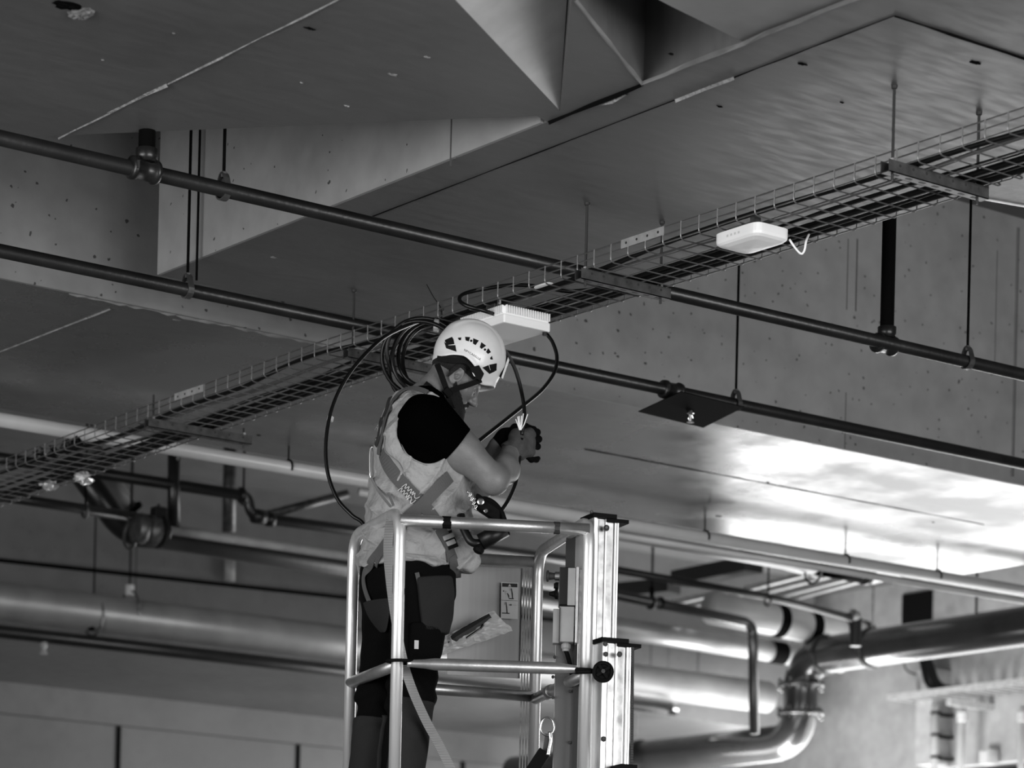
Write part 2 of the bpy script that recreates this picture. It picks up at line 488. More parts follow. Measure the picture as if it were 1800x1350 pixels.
R1 = .027
t = thing('sprinkler_pipe', (2.0, 9.1, 4.66), 'upper dark sprinkler pipe crossing above the cable tray on the access point side', 'pipe')
obj('pipe', cyl((2.0, 9.12, 4.66), (19.6, 8.96, 4.66), R1, 20), 'pipe_dark', t, True)
for x, d in ((5.19, 0), (8.82, 0)):
    y = 9.08
    coupling(t, x, y, 4.66, R1)
    obj('riser', cyl((x + .01, y, 4.66), (x + .01, y, DK), .030, 18), 'pipe_black', t, True)
    obj('riser_collar', lathe((x + .01, y, 4.69), (0, 0, 1), [(0, .036), (.02, .04), (.045, .04), (.05, .03)], 18), 'pipe_dark', t, True)
hanger(t, 5.53, 9.1, 4.66, R1); hanger(t, 9.29, 9.05, 4.66, R1)

t = thing('sprinkler_pipe', (2.0, 10.35, 4.66), 'lower dark sprinkler pipe carrying the square black plate', 'pipe')
obj('pipe', cyl((2.0, 10.36, 4.66), (19.6, 10.32, 4.66), R1, 20), 'pipe_dark', t, True)
coupling(t, 8.70, 10.345, 4.66, R1)
hanger(t, 6.13, 10.35, 4.66, R1); hanger(t, 9.09, 10.34, 4.66, R1)
obj('threaded_rod', cyl((6.16, 10.33, 4.7), (6.16, 10.33, DK), .005, 8), 'pipe_black', t)
# heat collector plate with the sprinkler head under it
cxp = onz(1214, 722, 4.60)
t2 = thing('collector_plate', cxp, 'square black heat collector plate hung under the lower sprinkler pipe', 'plate')
q = [onz(a, b, 4.60) for a, b in ((1122, 724), (1197, 689), (1308, 716), (1236, 752))]
V = [tuple(p) for p in q] + [tuple(p + np.array([0, 0, .004])) for p in q]
obj('plate', (V, [(3, 2, 1, 0), (4, 5, 6, 7), (0, 1, 5, 4), (1, 2, 6, 5), (2, 3, 7, 6), (3, 0, 4, 7)]), 'pipe_black', t2)
hp = np.array([cxp[0], cxp[1], 4.60])
obj('sprinkler_body', lathe(hp, (0, 0, -1), [(-.05, .012), (0, .012), (.002, .017), (.012, .017), (.014, .010), (.02, .010)], 12), 'chrome', t2)
for s in (-1, 1):
    obj('sprinkler_arm', tube(bend([hp + (s * .008, 0, -.02), hp + (s * .016, 0, -.035), hp + (s * .003, 0, -.052)], .01), .003, 6), 'chrome', t2)
obj('sprinkler_bulb', lathe(hp, (0, 0, -1), [(.02, .003), (.03, .004), (.048, .003)], 8), 'white_plastic', t2)
obj('deflector', cyl(hp + (0, 0, -.052), hp + (0, 0, -.055), .018, 12), 'chrome', t2)

# white conduit along the far edge of the beam
t = thing('conduit_pipe', (3, 13.1, 4.68), 'pale round conduit running along the far edge of the concrete beam', 'pipe')
obj('pipe', cyl((3.0, 13.2, 4.685), (19.6, 13.0, 4.685), .036, 18), 'pipe_white', t, True)
for x in (8.42, 11.3, 12.42, 13.2, 6.2):
    yy = 13.2 - (x - 3) * .012
    obj('pipe_clip', tube([np.array([x, yy + math.cos(a) * .041, 4.685 + math.sin(a) * .041]) for a in np.linspace(-.5, 3.6, 14)], .006, 6), 'pipe_black', t)
    obj('clip_rod', cyl((x, yy, 4.72), (x, yy, H), .005, 6), 'pipe_black', t)
t = thing('conduit_pipe', (9.9, 13.3, 4.6), 'second pale conduit just below the beam edge right of the mast', 'pipe')
obj('pipe', cyl((9.0, 13.32, 4.665), (19.6, 13.15, 4.66), .022, 14), 'pipe_white', t, True)

def elbow_pipe(name, pts, r, mt, label, cat='pipe', rad=.25, seg=20, flanges=(), rods=(), n=8):
    t = thing(name, pts[0], label, cat)
    obj('pipe', tube(bend(pts, rad, n), r, seg), mt, t, True)
    for (p, ax, fr, fl) in flanges:
        obj('flange', lathe(np.asarray(p) - nrm(ax) * fl / 2, ax, [(0, r), (.003, fr), (fl - .003, fr), (fl, r)], seg), mt, t, True)
    for (p, top) in rods:
        obj('hanger_rod', cyl(p, (p[0], p[1], top), .007, 8), 'pipe_black', t)
        obj('hanger_ring', tube([np.array([p[0], p[1] + math.cos(a) * (r + .006), p[2] - r + math.sin(a) * (r + .006)]) for a in np.linspace(0, 2 * math.pi, 18)[:-1]], .009, 6, closed=True), 'galv_dark', t)
    return t

# left background services, hung in the bay between the beams
YB = 17.0
elbow_pipe('drain_pipe', [onY(-120, 787, YB), onY(436, 872, YB), onY(441, 905, YB), onY(470, 912, YB), onY(1000, 985, YB)], .038, 'pipe_dark', 'dark pipe with a stepped bend hanging at left behind the tray', rad=.1,
           flanges=[(onY(424, 870, YB), (1, 0, 0), .052, .03), (onY(455, 908, YB), (1, 0, 0), .05, .1), (onY(475, 913, YB), (1, 0, 0), .05, .05)],
           rods=[(onY(428, 866, YB), DK)])
elbow_pipe('drain_pipe', [onY(-120, 853, YB), onY(275, 915, YB)], .034, 'pipe_dark', 'short dark pipe ending at the cylindrical valve at left', rods=[(onY(150, 890, YB), DK)])
t = elbow_pipe('insulated_pipe', [onY(120, 800, YB + .3), onY(222, 940, YB + .3), onY(300, 945, YB + .3), onY(1000, 1060, YB + .3)], .085, 'pipe_dark', 'thick dark insulated pipe sloping down from the tray and turning level', rad=.3,
           rods=[(onY(230, 918, YB), DK)])
t = elbow_pipe('duct_sleeve', [onY(140, 770, YB + .7), onY(222, 905, YB + .7)], .10, 'slab', 'pale sloping duct sleeve beside the dark insulated pipe', rods=[(onY(160, 795, YB + .7), DK)])
obj('end_ring', lathe(onY(218, 898, YB + .7), onY(222, 905, YB + .7) - onY(140, 770, YB + .7), [(0, .10), (.005, .13), (.03, .13), (.035, .10)], 20), 'pipe_black', t)
p = onY(255, 932, YB)
t = thing('pipe_valve', p, 'cylindrical metal valve body between the dark pipes at left', 'valve')
obj('valve_body', lathe(onY(238, 928, YB - .12), (1, 0, .0), [(0, .05), (.005, .095), (.06, .1), (.065, .085), (.10, .085), (.105, .1), (.17, .1), (.175, .06), (.24, .06)], 20), 'galv_dark', t, True)
obj('valve_actuator', obox(onY(279, 905, YB - .12), (1, 0, 0), (0, 1, 0), UP, .045, .04, .05, .008), 'pipe_dark', t)
obj('valve_stem', cyl(onY(279, 900, YB - .12), onY(279, 886, YB - .12), .01, 8), 'pipe_dark', t)
obj('valve_flange', lathe(onY(279, 935, YB - .12), (1, 0, 0), [(0, .05), (.002, .11), (.03, .11), (.032, .05)], 20), 'pipe_dark', t)
elbow_pipe('vertical_pipe', [onY(305, 925, YB), onY(306, 780, YB)], .042, 'pipe_dark', 'upright dark pipe rising to the deck left of the coiled cable', rods=[(onY(306, 790, YB), DK)])
elbow_pipe('vertical_pipe', [onY(402, 935, YB + 2), np.array([onY(404, 800, YB + 2)[0], YB + 2, DK])], .05, 'galv_dark', 'dim grey upright pipe behind the stepped dark pipe')
elbow_pipe('drain_pipe', [onY(285, 930, YB), onY(1000, 1035, YB)], .03, 'steel_grey', 'thin pale pipe running level from the valve towards the worker')
elbow_pipe('strut_brace', [onY(470, 905, YB + .4), onY(610, 868, YB + .4)], .03, 'galv_dark', 'slanting grey brace rising from the stepped pipe behind the cable loop')
elbow_pipe('conduit_pipe', [onY(-120, 972, 20.4), onY(1000, 1093, 20.4)], .016, 'pipe_black', 'thin dark conduit along the pale face of the distant beam',)
elbow_pipe('junction_box', [onY(404, 983, 20.42), onY(404, 1022, 20.42)], .045, 'steel_grey', 'small upright junction box on the thin conduit', 'box')
t = elbow_pipe('ventilation_pipe', [(8.5, 19.95, 4.97), (18.0, 19.95, 5.0)], .145, 'pipe_silver', 'large pale ventilation pipe running level across the whole background', rods=[(onY(228, 1040, 19.95), DK), (onY(165, 1050, 19.95), DK)])
p = onY(228, 1040, 19.95)
obj('rod_socket', cyl(p + (0, 0, -.03), p + (0, 0, .05), .035, 10), 'pipe_white', t)
t = elbow_pipe('sprinkler_pipe', [(8.5, 19.9, 4.73), (16.8, 19.9, 4.78)], .05, 'pipe_dark', 'dim dark pipe below the large ventilation pipe')
p = onY(160, 1108, 19.9); obj('riser_stub', cyl(p, p + (0, 0, .17), .03, 10), 'pipe_black', t)
p = onY(77, 1128, 19.9); obj('sprinkler_body', lathe(p, (0, 0, -1), [(0, .02), (.03, .03), (.06, .015), (.09, .03), (.095, .03)], 10), 'steel_grey', t)
obj('end_cap', lathe((16.8, 19.9, 4.78), (1, 0, 0), [(0, .058), (.06, .058), (.08, .03)], 16), 'chrome', t)

# right background services
XR = 17.0
pts = [(XR, 8.0, 5.1), (XR, 18.42, 5.1), (XR, 18.42, 4.40), (XR, 22.4, 4.40)]
t = elbow_pipe('main_pipe', pts, .155, 'pipe_grey', 'big dark grey main pipe with two elbows at lower right', rad=.33, seg=28, n=10)
for zz in (4.85, 4.61):
    obj('flange', lathe((XR, 18.42, zz), (0, 0, 1), [(0, .155), (.003, .20), (.04, .20), (.043, .155)], 28), 'pipe_grey', t, True)
    for k in range(8):
        a = k * math.pi / 4 + .3
        p = np.array([XR + math.cos(a) * .185, 18.42 + math.sin(a) * .185, zz])
        obj('flange_bolt', cyl(p + (0, 0, -.025), p + (0, 0, .07), .014, 6), 'chrome', t)
for y in (17.55, 18.1):
    obj('pipe_ring', lathe((XR, y, 5.1), (0, 1, 0), [(0, .155), (.002, .172), (.04, .172), (.042, .155)], 28), 'pipe_dark', t, True)
obj('hanger_rod', cyl((XR, 17.57, 5.25), (XR, 17.57, DK), .01, 8), 'galv', t)
obj('hanger_rod', cyl((XR, 16.4, 5.25), (XR, 16.4, DK), .01, 8), 'pipe_black', t)
obj('hanger_rod', cyl((XR, 20.6, 4.5), (XR, 20.6, H), .01, 8), 'galv', t)
obj('hanger_ring', lathe((XR, 20.5, 4.40), (0, 1, 0), [(0, .155), (.002, .17), (.04, .17), (.042, .155)], 28), 'pipe_dark', t, True)

t = elbow_pipe('riser_pipe', [onY(1000, 1028, 17.5), onY(1323, 1096, 17.5), onY(1326, 1290, 17.5)], .04, 'pipe_grey', 'thin pipe turning straight down left of the main pipe elbow', rad=.1, rods=[(onY(1146, 1050, 17.5), DK)])
obj('hanger_clamp', cyl(onY(1146, 1052, 17.5), onY(1146, 1032, 17.5), .018, 8), 'pipe_black', t)
obj('hanger_rod', cyl(onY(1146, 1040, 17.5), onY(1147, 960, 17.5), .007, 8), 'pipe_black', t)
for xx in (1142, 1158):
    p = onY(xx, 1060, 17.5); obj('pipe_clip', lathe(p, (1, 0, .0), [(0, .04), (.002, .05), (.02, .05), (.022, .04)], 16), 'pipe_black', t)
t = elbow_pipe('sprinkler_pipe', [onY(1000, 987, 16.5), onY(1345, 1048, 16.5), onY(1505, 1088, 16.5)], .028, 'pipe_dark', 'dark pipe dropping gently right behind the mast towards the strut frames', rad=.05, rods=[(onY(1350, 1050, 16.5), DK)])
obj('pipe_elbow', lathe(onY(1495, 1080, 16.5), (1, 0, -.25), [(0, .03), (.01, .05), (.06, .05), (.08, .03)], 14), 'galv', t)
p = onY(1505, 1086, 16.5); obj('pipe_drop', cyl(p, p + (0, 0, -.22), .045, 12), 'pipe_dark', t)
# round duct with dark straps
a, b = onY(1250, 1068, 18.3), onY(1512, 1120, 18.3)
t = elbow_pipe('round_duct', [a, b], .135, 'pipe_white', 'pale round duct with dark straps above the main pipe elbow')
for f in (.40, .62, .85):
    obj('duct_strap', lathe(a + (b - a) * f, b - a, [(0, .136), (.002, .140), (.1, .140), (.102, .136)], 22), 'pipe_black', t)
obj('duct_end', lathe(b, b - a, [(0, .15), (.06, .15)], 22), 'pipe_dark', t)
a, b = onY(1000, 1090, 19.0), onY(1480, 1165, 19.0)
t = elbow_pipe('round_duct', [a, b], .09, 'pipe_silver', 'dim round duct running behind the thin riser pipe')
obj('duct_strap', lathe(a + (b - a) * .72, b - a, [(0, .091), (.002, .098), (.16, .098), (.162, .091)], 22), 'pipe_black', t)
# upper duct with straps just beyond the beam
a, b = onY(1190, 945, 14.6), onY(1520, 1006, 14.6)
t = elbow_pipe('round_duct', [onY(1000, 914, 14.6), b], .075, 'pipe_white', 'pale insulated duct with dark sleeves below the conduit at right', rods=[(onY(1430, 985, 14.6), DK)])
for f0, f1 in ((.28, .42), (.72, .99)):
    obj('duct_sleeve', cyl(a + (b - a) * f0, a + (b - a) * f1, .079, 20), 'pipe_black', t, True)
obj('duct_strap', lathe(b, b - a, [(0, .085), (.03, .085)], 20), 'pipe_dark', t)
# strut frames (bars along Y) under the deck
def bar(name, p, q, wd, ht, mt, par):
    p, q = np.asarray(p), np.asarray(q); d = q - p
    s = np.cross(nrm(d), UP)
    return obj(name, obox((p + q) / 2, d, s, np.cross(s, nrm(d)), np.linalg.norm(d) / 2, wd / 2, ht / 2), mt, par)
zf = 5.55
t = thing('support_rack', onz(1350, 1020, zf), 'rack of bright steel struts under the deck at right', 'rack')
for (p, q) in (((1310, 1036), (1440, 1003)), ((1340, 1041), (1462, 1010)), ((1352, 1052), (1505, 1012)), ((1390, 1053), (1532, 1014)), ((1175, 1062), (1290, 1036)), ((1205, 1067), (1305, 1043))):
    bar('strut', onz(*p, zf), onz(*q, zf), .05, .04, 'galv_bright', t)
bar('strut', onz(1295, 972, zf), onz(1440, 1012, zf), .05, .04, 'galv_bright', t)
bar('strut', onz(1340, 972, zf), onz(1470, 1008, zf), .05, .04, 'galv', t)
t = thing('lamp_panel', onz(1535, 1010, zf), 'small bright flat panel at the end of the strut frame', 'panel')
q = [onz(a, b, zf + .03) for a, b in ((1497, 1017), (1545, 1004), (1590, 1012), (1535, 1027))]
V = [tuple(p) for p in q] + [tuple(p + np.array([0, 0, .03])) for p in q]
obj('panel', (V, [(3, 2, 1, 0), (4, 5, 6, 7), (0, 1, 5, 4), (1, 2, 6, 5), (2, 3, 7, 6), (3, 0, 4, 7)]), 'white_plastic', t)
obj('panel_rod', cyl(onz(1571, 1030, zf), onz(1571, 1030, zf) + (0, 0, .6), .01, 6), 'galv', t)
t = thing('air_duct', onz(1260, 1003, 5.75), 'dark flat air duct in the shade under the deck right of the mast', 'duct')
for (x0, y0, x1, y1) in ((1195, 1018, 1325, 992), (1085, 1040, 1185, 1030)):
    bar('duct_body', onz(x0, y0, 5.75), onz(x1, y1, 5.75), .2, .12, 'dark_grey', t)
# small cable tray on the right wall, its bracket, cable bundle and conduits
XW = 19.2
t = thing('wall_tray', onX(1680, 1215, XW), 'small bright perforated tray bracketed to the right wall at lower right', 'cable tray')
a, b = onX(1560, 1226, XW), onX(1860, 1184, XW)
b[2] = a[2]
bar('side_rail', a, b, .02, .05, 'galv_bright', t)
bar('side_rail', a + (.42, 0, 0), b + (.42, 0, 0), .02, .05, 'galv', t)
for k in range(16):
    f = (k + .5) / 16
    bar('rung', a + (b - a) * f + (0, 0, -.02), a + (b - a) * f + (.42, 0, -.02), .05, .015, 'galv_bright', t)
p = onX(1676, 1227, XW)
bar('bracket_arm', p + (-.06, 0, -.04), p + (.5, 0, -.04), .06, .06, 'galv_bright', t)
t = thing('cable_bundle', onX(1640, 1180, XW), 'dark bundle of loose cables falling onto the small wall tray', 'cables')
for k in range(14):
    s = rng.uniform(-1, 1)
    obj('cable', tube(catmull([onX(1622 + 8 * s, 1130, XW + .3), onX(1630 + 10 * s, 1170, XW + .2), onX(1645 + 14 * s, 1205, XW + .1), onX(1670 + 45 * max(s, -.2), 1212 - 8 * max(s, 0), XW + .1)], 5), .016, 6), 'cable_black', t)
obj('cable', tube(catmull([onX(1588, 1160, XW + .3), onX(1594, 1178, XW + .3), onX(1615, 1186, XW + .3), onX(1640, 1184, XW + .3)], 6), .008, 6), 'cable_black', t)
for (x, rr, mtn, lab) in ((1645, .035, 'pipe_white', 'upright conduit with black clips under the wall tray'), (1691, .035, 'pipe_white', 'plain pale upright conduit on the right wall'), (1797, .03, 'pipe_white', 'rightmost upright conduit at the picture edge')):
    a = onX(x, 1240, 19.42); t = thing('wall_conduit', a, lab, 'pipe')
    obj('pipe', cyl(a, (a[0], a[1], 3.6), rr, 12), mtn, t, True)
    if x == 1645:
        for yy in (1255, 1294, 1333):
            c = onX(x, yy, 19.42); obj('pipe_clip', lathe(c, (0, 0, 1), [(0, .036), (.002, .05), (.02, .05), (.022, .036)], 12), 'pipe_black', t)
            obj('clip_foot', obox(c + (.15, .06, .01), (1, 0, 0), (0, 1, 0), UP, .12, .03, .01), 'pipe_black', t)
    else:
        c = onX(x, 1270, 19.42); obj('pipe_socket', lathe(c, (0, 0, 1), [(0, rr), (.01, rr + .014), (.09, rr + .014), (.1, rr)], 12), mtn, t)
t = thing('wall_box', onX(1738, 1331, 19.62), 'little grey switch box on the right wall above the gate', 'box')
c = onX(1738, 1331, 19.62)
obj('box_body', obox(c, (1, 0, 0), (0, 1, 0), UP, .06, .07, .07, .01), 'steel_grey', t)
obj('box_cover', obox(c + (-.065, 0, 0), (1, 0, 0), (0, 1, 0), UP, .006, .05, .05, .003), 'pipe_white', t)

# ------------------------------------------------------------------ wire mesh cable tray
TX0, TX1 = 6.885, 7.275
def zb(y): return 4.545 if y < 10.6 else 4.545 - .022 * (y - 10.6)
ys = [2.7 + .3 * i for i in range(39)]
tray = thing('cable_tray', (7.08, 10, 4.545), 'long wire mesh cable tray running diagonally under the ceiling', 'cable tray')
for (x, dz) in ((TX0, .062), (TX0, .034), (TX0, .004), (6.97, 0), (7.06, 0), (7.15, 0), (TX1, .004), (TX1, .034), (TX1, .062)):
    obj('long_wire', tube([(x, y, zb(y) + dz) for y in ys], .0027, 6), 'zinc_wire', tray)
cw = mesh('cross_wire', *tube(bend([(TX0 - .003, 0, .064), (TX0 - .003, 0, -.004), (TX1 + .003, 0, -.004), (TX1 + .003, 0, .064)], .018, 4), .0027, 6), 'zinc_wire')
for i in range(115):
    y = 2.75 + i * .1
    o = link('cross_wire', cw, tray); o.location = (0, y, zb(y))
def splice(px0, px1, wdt=.03):
    a, b = onX(*px0, TX0 - .006), onX(*px1, TX0 - .006)
    c = (a + b) / 2; hl = abs(a[1] - b[1]) / 2
    o = obj('splice_plate', box(TX0 - .008, TX0 - .005, c[1] - hl, c[1] + hl, zb(c[1]) + .032, zb(c[1]) + .064), 'galv_bright', tray)
    for k in range(4):
        y = c[1] - hl * .75 + hl * .5 * k
        obj('bolt_hole', cyl((TX0 - .0095, y, zb(y) + .048), (TX0 - .0075, y, zb(y) + .048), .005, 8), 'ink', o)
splice((1092, 440), (1167, 407)); splice((307, 703), (357, 688))

def trapeze(y, x0, x1, z, label, rods=(0, 1), tops=(H, H), mt='galv_dark'):
    t = thing('trapeze_hanger', (x0, y, z), label, 'hanger', 'strut hangers under the cable tray')
    w_, h_ = .0205, .041
    s = obj('strut_channel', join(box(x0, x1, y - w_, y - w_ + .003, z - h_, z), box(x0, x1, y + w_ - .003, y + w_, z - h_, z), box(x0, x1, y - w_, y + w_, z - h_, z - h_ + .003)), mt, t)
    for k in range(7):
        x = x0 + .05 + k * (x1 - x0 - .1) / 6
        obj('slot_hole', cyl((x, y - w_ - .0006, z - .014), (x, y - w_ + .0004, z - .014), .0055, 8), 'ink', s)
        obj('slot_hole', box(x - .012, x + .012, y - .006, y + .006, z - h_ - .0006, z - h_ + .0004), 'ink', s)
    for i, xr in enumerate((x0 + .035, x1 - .035)):
        if i not in rods: continue
        obj('threaded_rod', cyl((xr, y, z - h_ - .02), (xr, y, tops[i]), .005, 8), 'dark_grey', t)
        obj('rod_nut', cyl((xr, y, z), (xr, y, z + .012), .010, 6), 'galv', t)
        if tops[i] == H:
            obj('anchor', lathe((xr, y, H - .012), (0, 0, 1), [(0, .006), (.003, .010), (.012, .011)], 10), 'dark_grey', t)
    return t
trapeze(8.71, 6.855, 7.295, 4.545, 'perforated strut hanger crossing the tray right of the finned access point')
trapeze(7.02, 6.80, 7.27, 4.548, 'nearest perforated strut hanger at upper right below two long rods')
trapeze(10.33, 6.895, 7.42, 4.548, 'perforated strut hanger half hidden by the coiled black cable', mt='galv_dark')
trapeze(11.95, 6.875, 7.44, 4.515, 'perforated strut hanger farthest left under the tray', tops=(4.63, 4.55))

# solid tray branching off at the right picture edge
t = thing('branch_tray', onz(1760, 335, 4.56), 'flat dark sheet metal tray branching off at the right picture edge', 'cable tray')
pl = [onz(*p, 4.545)[:2] for p in ((1700, 336), (1775, 316), (1840, 285), (1860, 372), (1718, 347))]
obj('tray_base', prism([tuple(p) for p in pl], 4.545, 4.549), 'galv_dark', t)
a, b = onz(1718, 347, 4.545), onz(1860, 372, 4.545)
d = b - a
obj('tray_side', obox((a + b) / 2 + (0, 0, .005), d, (-d[1], d[0], 0), UP, np.linalg.norm(d) / 2, .003, .01), 'galv_bright', t)

# cables lying in the tray
labs = ['thick black cable lying along the far side of the tray', 'black power cable beside the thickest one in the tray', 'slim black cable resting midway across the tray floor', 'grey data cable lying near the front wires of the tray', 'slack black cable snaking along the front of the tray', 'second thick black cable lying against the far tray wires', 'thin black cable lying on top of the tray bundle']
for i, (x, r, mtn, am) in enumerate([(7.235, .017, 'cable_black', .004), (7.195, .014, 'cable_black', .005), (7.10, .008, 'cable_black', .02), (7.005, .008, 'cable_grey', .012), (6.945, .010, 'cable_black', .03), (7.16, .012, 'cable_black', .006), (7.215, .009, 'cable_black', .008)]):
    ph = rng.uniform(0, 6.28)
    dz = .03 if i == 6 else 0
    P = [np.array([x + am * math.sin(y * 2.1 + ph) + am * .5 * math.sin(y * 5 + ph * 2), y, zb(y) + r + .003 + dz + .008 * abs(math.sin(y * 3 + ph)) * (1 if am > .01 else 0)]) for y in np.arange(2.7, 14.2, .1)]
    o = obj('tray_cable', tube(P, r, 8), mtn, None, True); tag(o, labs[i], 'cable', 'cables in the wire tray')
# plastic wrap scraps under the left end
for (x, y, s, lab) in ((88, 852, .05, 'crumpled plastic scrap hanging lower under the far end of the tray'), (147, 840, .055, 'crumpled plastic scrap hanging higher under the far end of the tray')):
    p = onX(x, y, 7.2); o = lump(p, s * .8, s * .8, s * .5, 'foil', 'plastic_scrap', None, 7, .5); tag(o, lab, 'plastic')
for k, (x, y) in enumerate([(70, 800), (95, 795), (118, 785), (135, 780)]):
    p = onX(x, y, 7.0); o = lump(p, .03, .03, .03, 'cable_black', 'cable_scrap', None, 5, .5)
    tag(o, ['dark scrap leftmost on the far end of the tray', 'dark scrap second from the left picture edge in the tray', 'dark scrap third from the left picture edge in the tray', 'dark scrap nearest the hanger on the far end of the tray'][k], 'scrap', 'dark scraps in the tray')

# ------------------------------------------------------------------ finned access point
zb1 = 4.452
c0 = onz(886, 566, zb1); c1 = onz(967, 584, zb1)
ax0, ax1 = c0[0], c1[0]; ay0 = c0[1]; ay1 = ay0 + .30; az1 = zb1 + .072
t = thing('access_point', (ax0, ay0, zb1), 'white finned access point box hung under the tray above the helmet', 'access point')
obj('housing', obox(((ax0 + ax1) / 2, (ay0 + ay1) / 2, zb1 + .036), (1, 0, 0), (0, 1, 0), UP, (ax1 - ax0) / 2 - .004, (ay1 - ay0) / 2 - .004, .034, .008), 'white_plastic', t)
obj('cover', obox(((ax0 + ax1) / 2, (ay0 + ay1) / 2, zb1 + .018), (1, 0, 0), (0, 1, 0), UP, (ax1 - ax0) / 2, (ay1 - ay0) / 2, .018, .006), 'white_plastic', t)
fin = mesh('fin', *box(-.0025, .0025, -.005, .004, 0, .030), 'white_plastic')
n = 19
for k in range(n):
    o = link('fin', fin, t); o.location = (ax0 + .012 + (ax1 - ax0 - .02) * k / (n - 1), ay0 + .002, zb1 + .040)
fin2 = mesh('fin', *box(-.005, .004, -.0025, .0025, 0, .030), 'white_plastic')
for k in range(26):
    o = link('fin', fin2, t); o.location = (ax0 + .002, ay0 + .014 + (ay1 - ay0 - .03) * k / 25, zb1 + .040)
obj('mount_bracket', obox((ax0 + .09, ay0 + .12, az1 + .012), (1, 0, 0), (0, 1, 0), UP, .07, .03, .012, .003), 'galv_dark', t)
obj('bracket_bolt', cyl((ax0 + .02, ay0 + .06, az1), (ax0 + .02, ay0 + .06, az1 + .03), .009, 8), 'chrome', t)
obj('cable_gland', cyl((ax1 - .012, ay0 + .02, zb1 + .002), (ax1 - .012, ay0 + .02, zb1 - .012), .011, 10), 'black_plastic', t)

# ------------------------------------------------------------------ smooth access point
zc = 4.49
c0 = onz(1330, 408, zc); c1 = onz(1390, 424, zc)
bx0, bx1 = c0[0], c1[0]; by0 = c0[1]; by1 = by0 + .235
t = thing('access_point', (bx0, by0, zc), 'smooth white rounded access point with a white cable under the tray at right', 'access point')
n = 14
def supershape(s):  # rounded square outline
    a = 2 * math.pi * s
    c, q = math.cos(a), math.sin(a)
    k = (abs(c) ** 7 + abs(q) ** 7) ** (-1 / 7)
    return c * k, q * k
V, Fc = [], []
prof = [(1.0, .040), (1.0, .012), (.985, .003), (.90, -.004), (.7, -.011), (.4, -.016), (.05, -.018)]
hx, hy = (bx1 - bx0) / 2, (by1 - by0) / 2
m_ = 72
for (f, dz) in prof:
    for k in range(m_):
        a, b = supershape(k / m_)
        V.append((bx0 + hx + a * hx * f, by0 + hy + b * hy * f, zc + dz))
for i in range(len(prof) - 1):
    for k in range(m_):
        l = (k + 1) % m_
        Fc.append((i * m_ + k, (i + 1) * m_ + k, (i + 1) * m_ + l, i * m_ + l))
Fc.append(tuple(range(m_))); Fc.append(tuple((len(prof) - 1) * m_ + m_ - 1 - k for k in range(m_)))
obj('housing', (V, Fc), 'white_plastic', t, False)
for k in range(4):
    obj('port_slot', box(bx0 - .0005, bx0 + .002, by0 + .09 + k * .02, by0 + .10 + k * .02, zc + .016, zc + .024), 'white_plastic_shade', t)
obj('mount_bracket', obox((bx0 + hx, by0 + hy, zc + .046), (1, 0, 0), (0, 1, 0), UP, hx * .8, hy * .5, .006), 'galv_dark', t)
obj('mount_clip', obox((bx0 + .02, by0 + .03, zc + .056), (1, 0, 0), (0, 1, 0), UP, .015, .012, .012), 'galv_dark', t)
e = np.array([bx1, by0 + .01, zc + .008])
De = float((e - CAM) @ FW)
o = obj('patch_cable', tube(catmull([e, atD(1398, 436, De), atD(1408, 446, De), atD(1414, 440, De), atD(1417, 424, De), atD(1422, 412, De + .05)], 6), .004, 8), 'white_plastic', None, True)
tag(o, 'short white cable drooping from the smooth access point', 'cable')
# white tag tied to the cable in the tray
p = onX(957, 503, 7.02)
o = lump(p, .03, .055, .010, 'white_plastic', 'cable_tag', None, 8, .05)
tag(o, 'oval white cable tag lying in the tray above the finned box', 'tag')

# ------------------------------------------------------------------ loose cables
def cable(name, pts, r, mtn, label, n=8, group=None):
    P = [atD(*p) for p in pts]
    o = obj(name, tube(catmull(P, n), r, 10), mtn, None, True)
    return tag(o, label, 'cable', group)
cable('network_cable', [(1060, 507, 11.6), (1000, 512, 11.65), (957, 505, 11.66), (905, 501, 11.66), (850, 508, 11.66), (815, 517, 11.62), (808, 528, 11.58), (822, 538, 11.55), (850, 546, 11.55), (880, 556, 11.62)], .008, 'cable_black', 'black cable bending in a flat loop beside the finned access point')
cable('network_cable', [(962, 588, 11.75), (972, 603, 11.72), (979, 628, 11.7), (974, 655, 11.66), (953, 685, 11.6), (920, 713, 11.5), (880, 745, 11.4), (838, 778, 11.3), (812, 800, 11.25)], .0075, 'cable_black', 'black cable curving from the finned access point down behind the sleeve')
cable('network_cable', [(868, 598, 11.8), (888, 617, 11.7), (905, 648, 11.5), (917, 690, 11.3), (922, 730, 11.25), (917, 765, 11.24)], .0075, 'cable_black', 'black cable dropping from beside the helmet into the gloved hands')
cable('network_cable', [(917, 770, 11.24), (912, 812, 11.24), (906, 850, 11.16), (890, 885, 11.05), (868, 912, 11.02), (850, 925, 11.0)], .0075, 'cable_black', 'black cable leaving the gloved hands down towards the tool bag')
cable('network_cable', [(790, 562, 11.95), (752, 562, 11.9), (715, 573, 11.8), (668, 598, 11.6), (620, 648, 11.5), (588, 705, 11.45), (574, 765, 11.42), (575, 825, 11.4), (592, 875, 11.38), (618, 905, 11.36), (640, 925, 11.36), (640, 980, 11.4)], .0075, 'cable_black', 'long black cable swinging in a wide arc behind the worker')
p = atD(582, 726, 11.45)
o = obj('cable_tie', lathe(p + (0, 0, -.012), nrm(atD(579, 745, 11.45) - atD(588, 705, 11.45)), [(0, .009), (.002, .0125), (.02, .0125), (.022, .009)], 10), 'white_plastic'); tag(o, 'white tape ring on the wide hanging cable arc', 'tape')
t = thing('cable_coil', atD(725, 560, 11.85), 'coil of black cable hanging from the tray behind the helmet', 'cable coil')
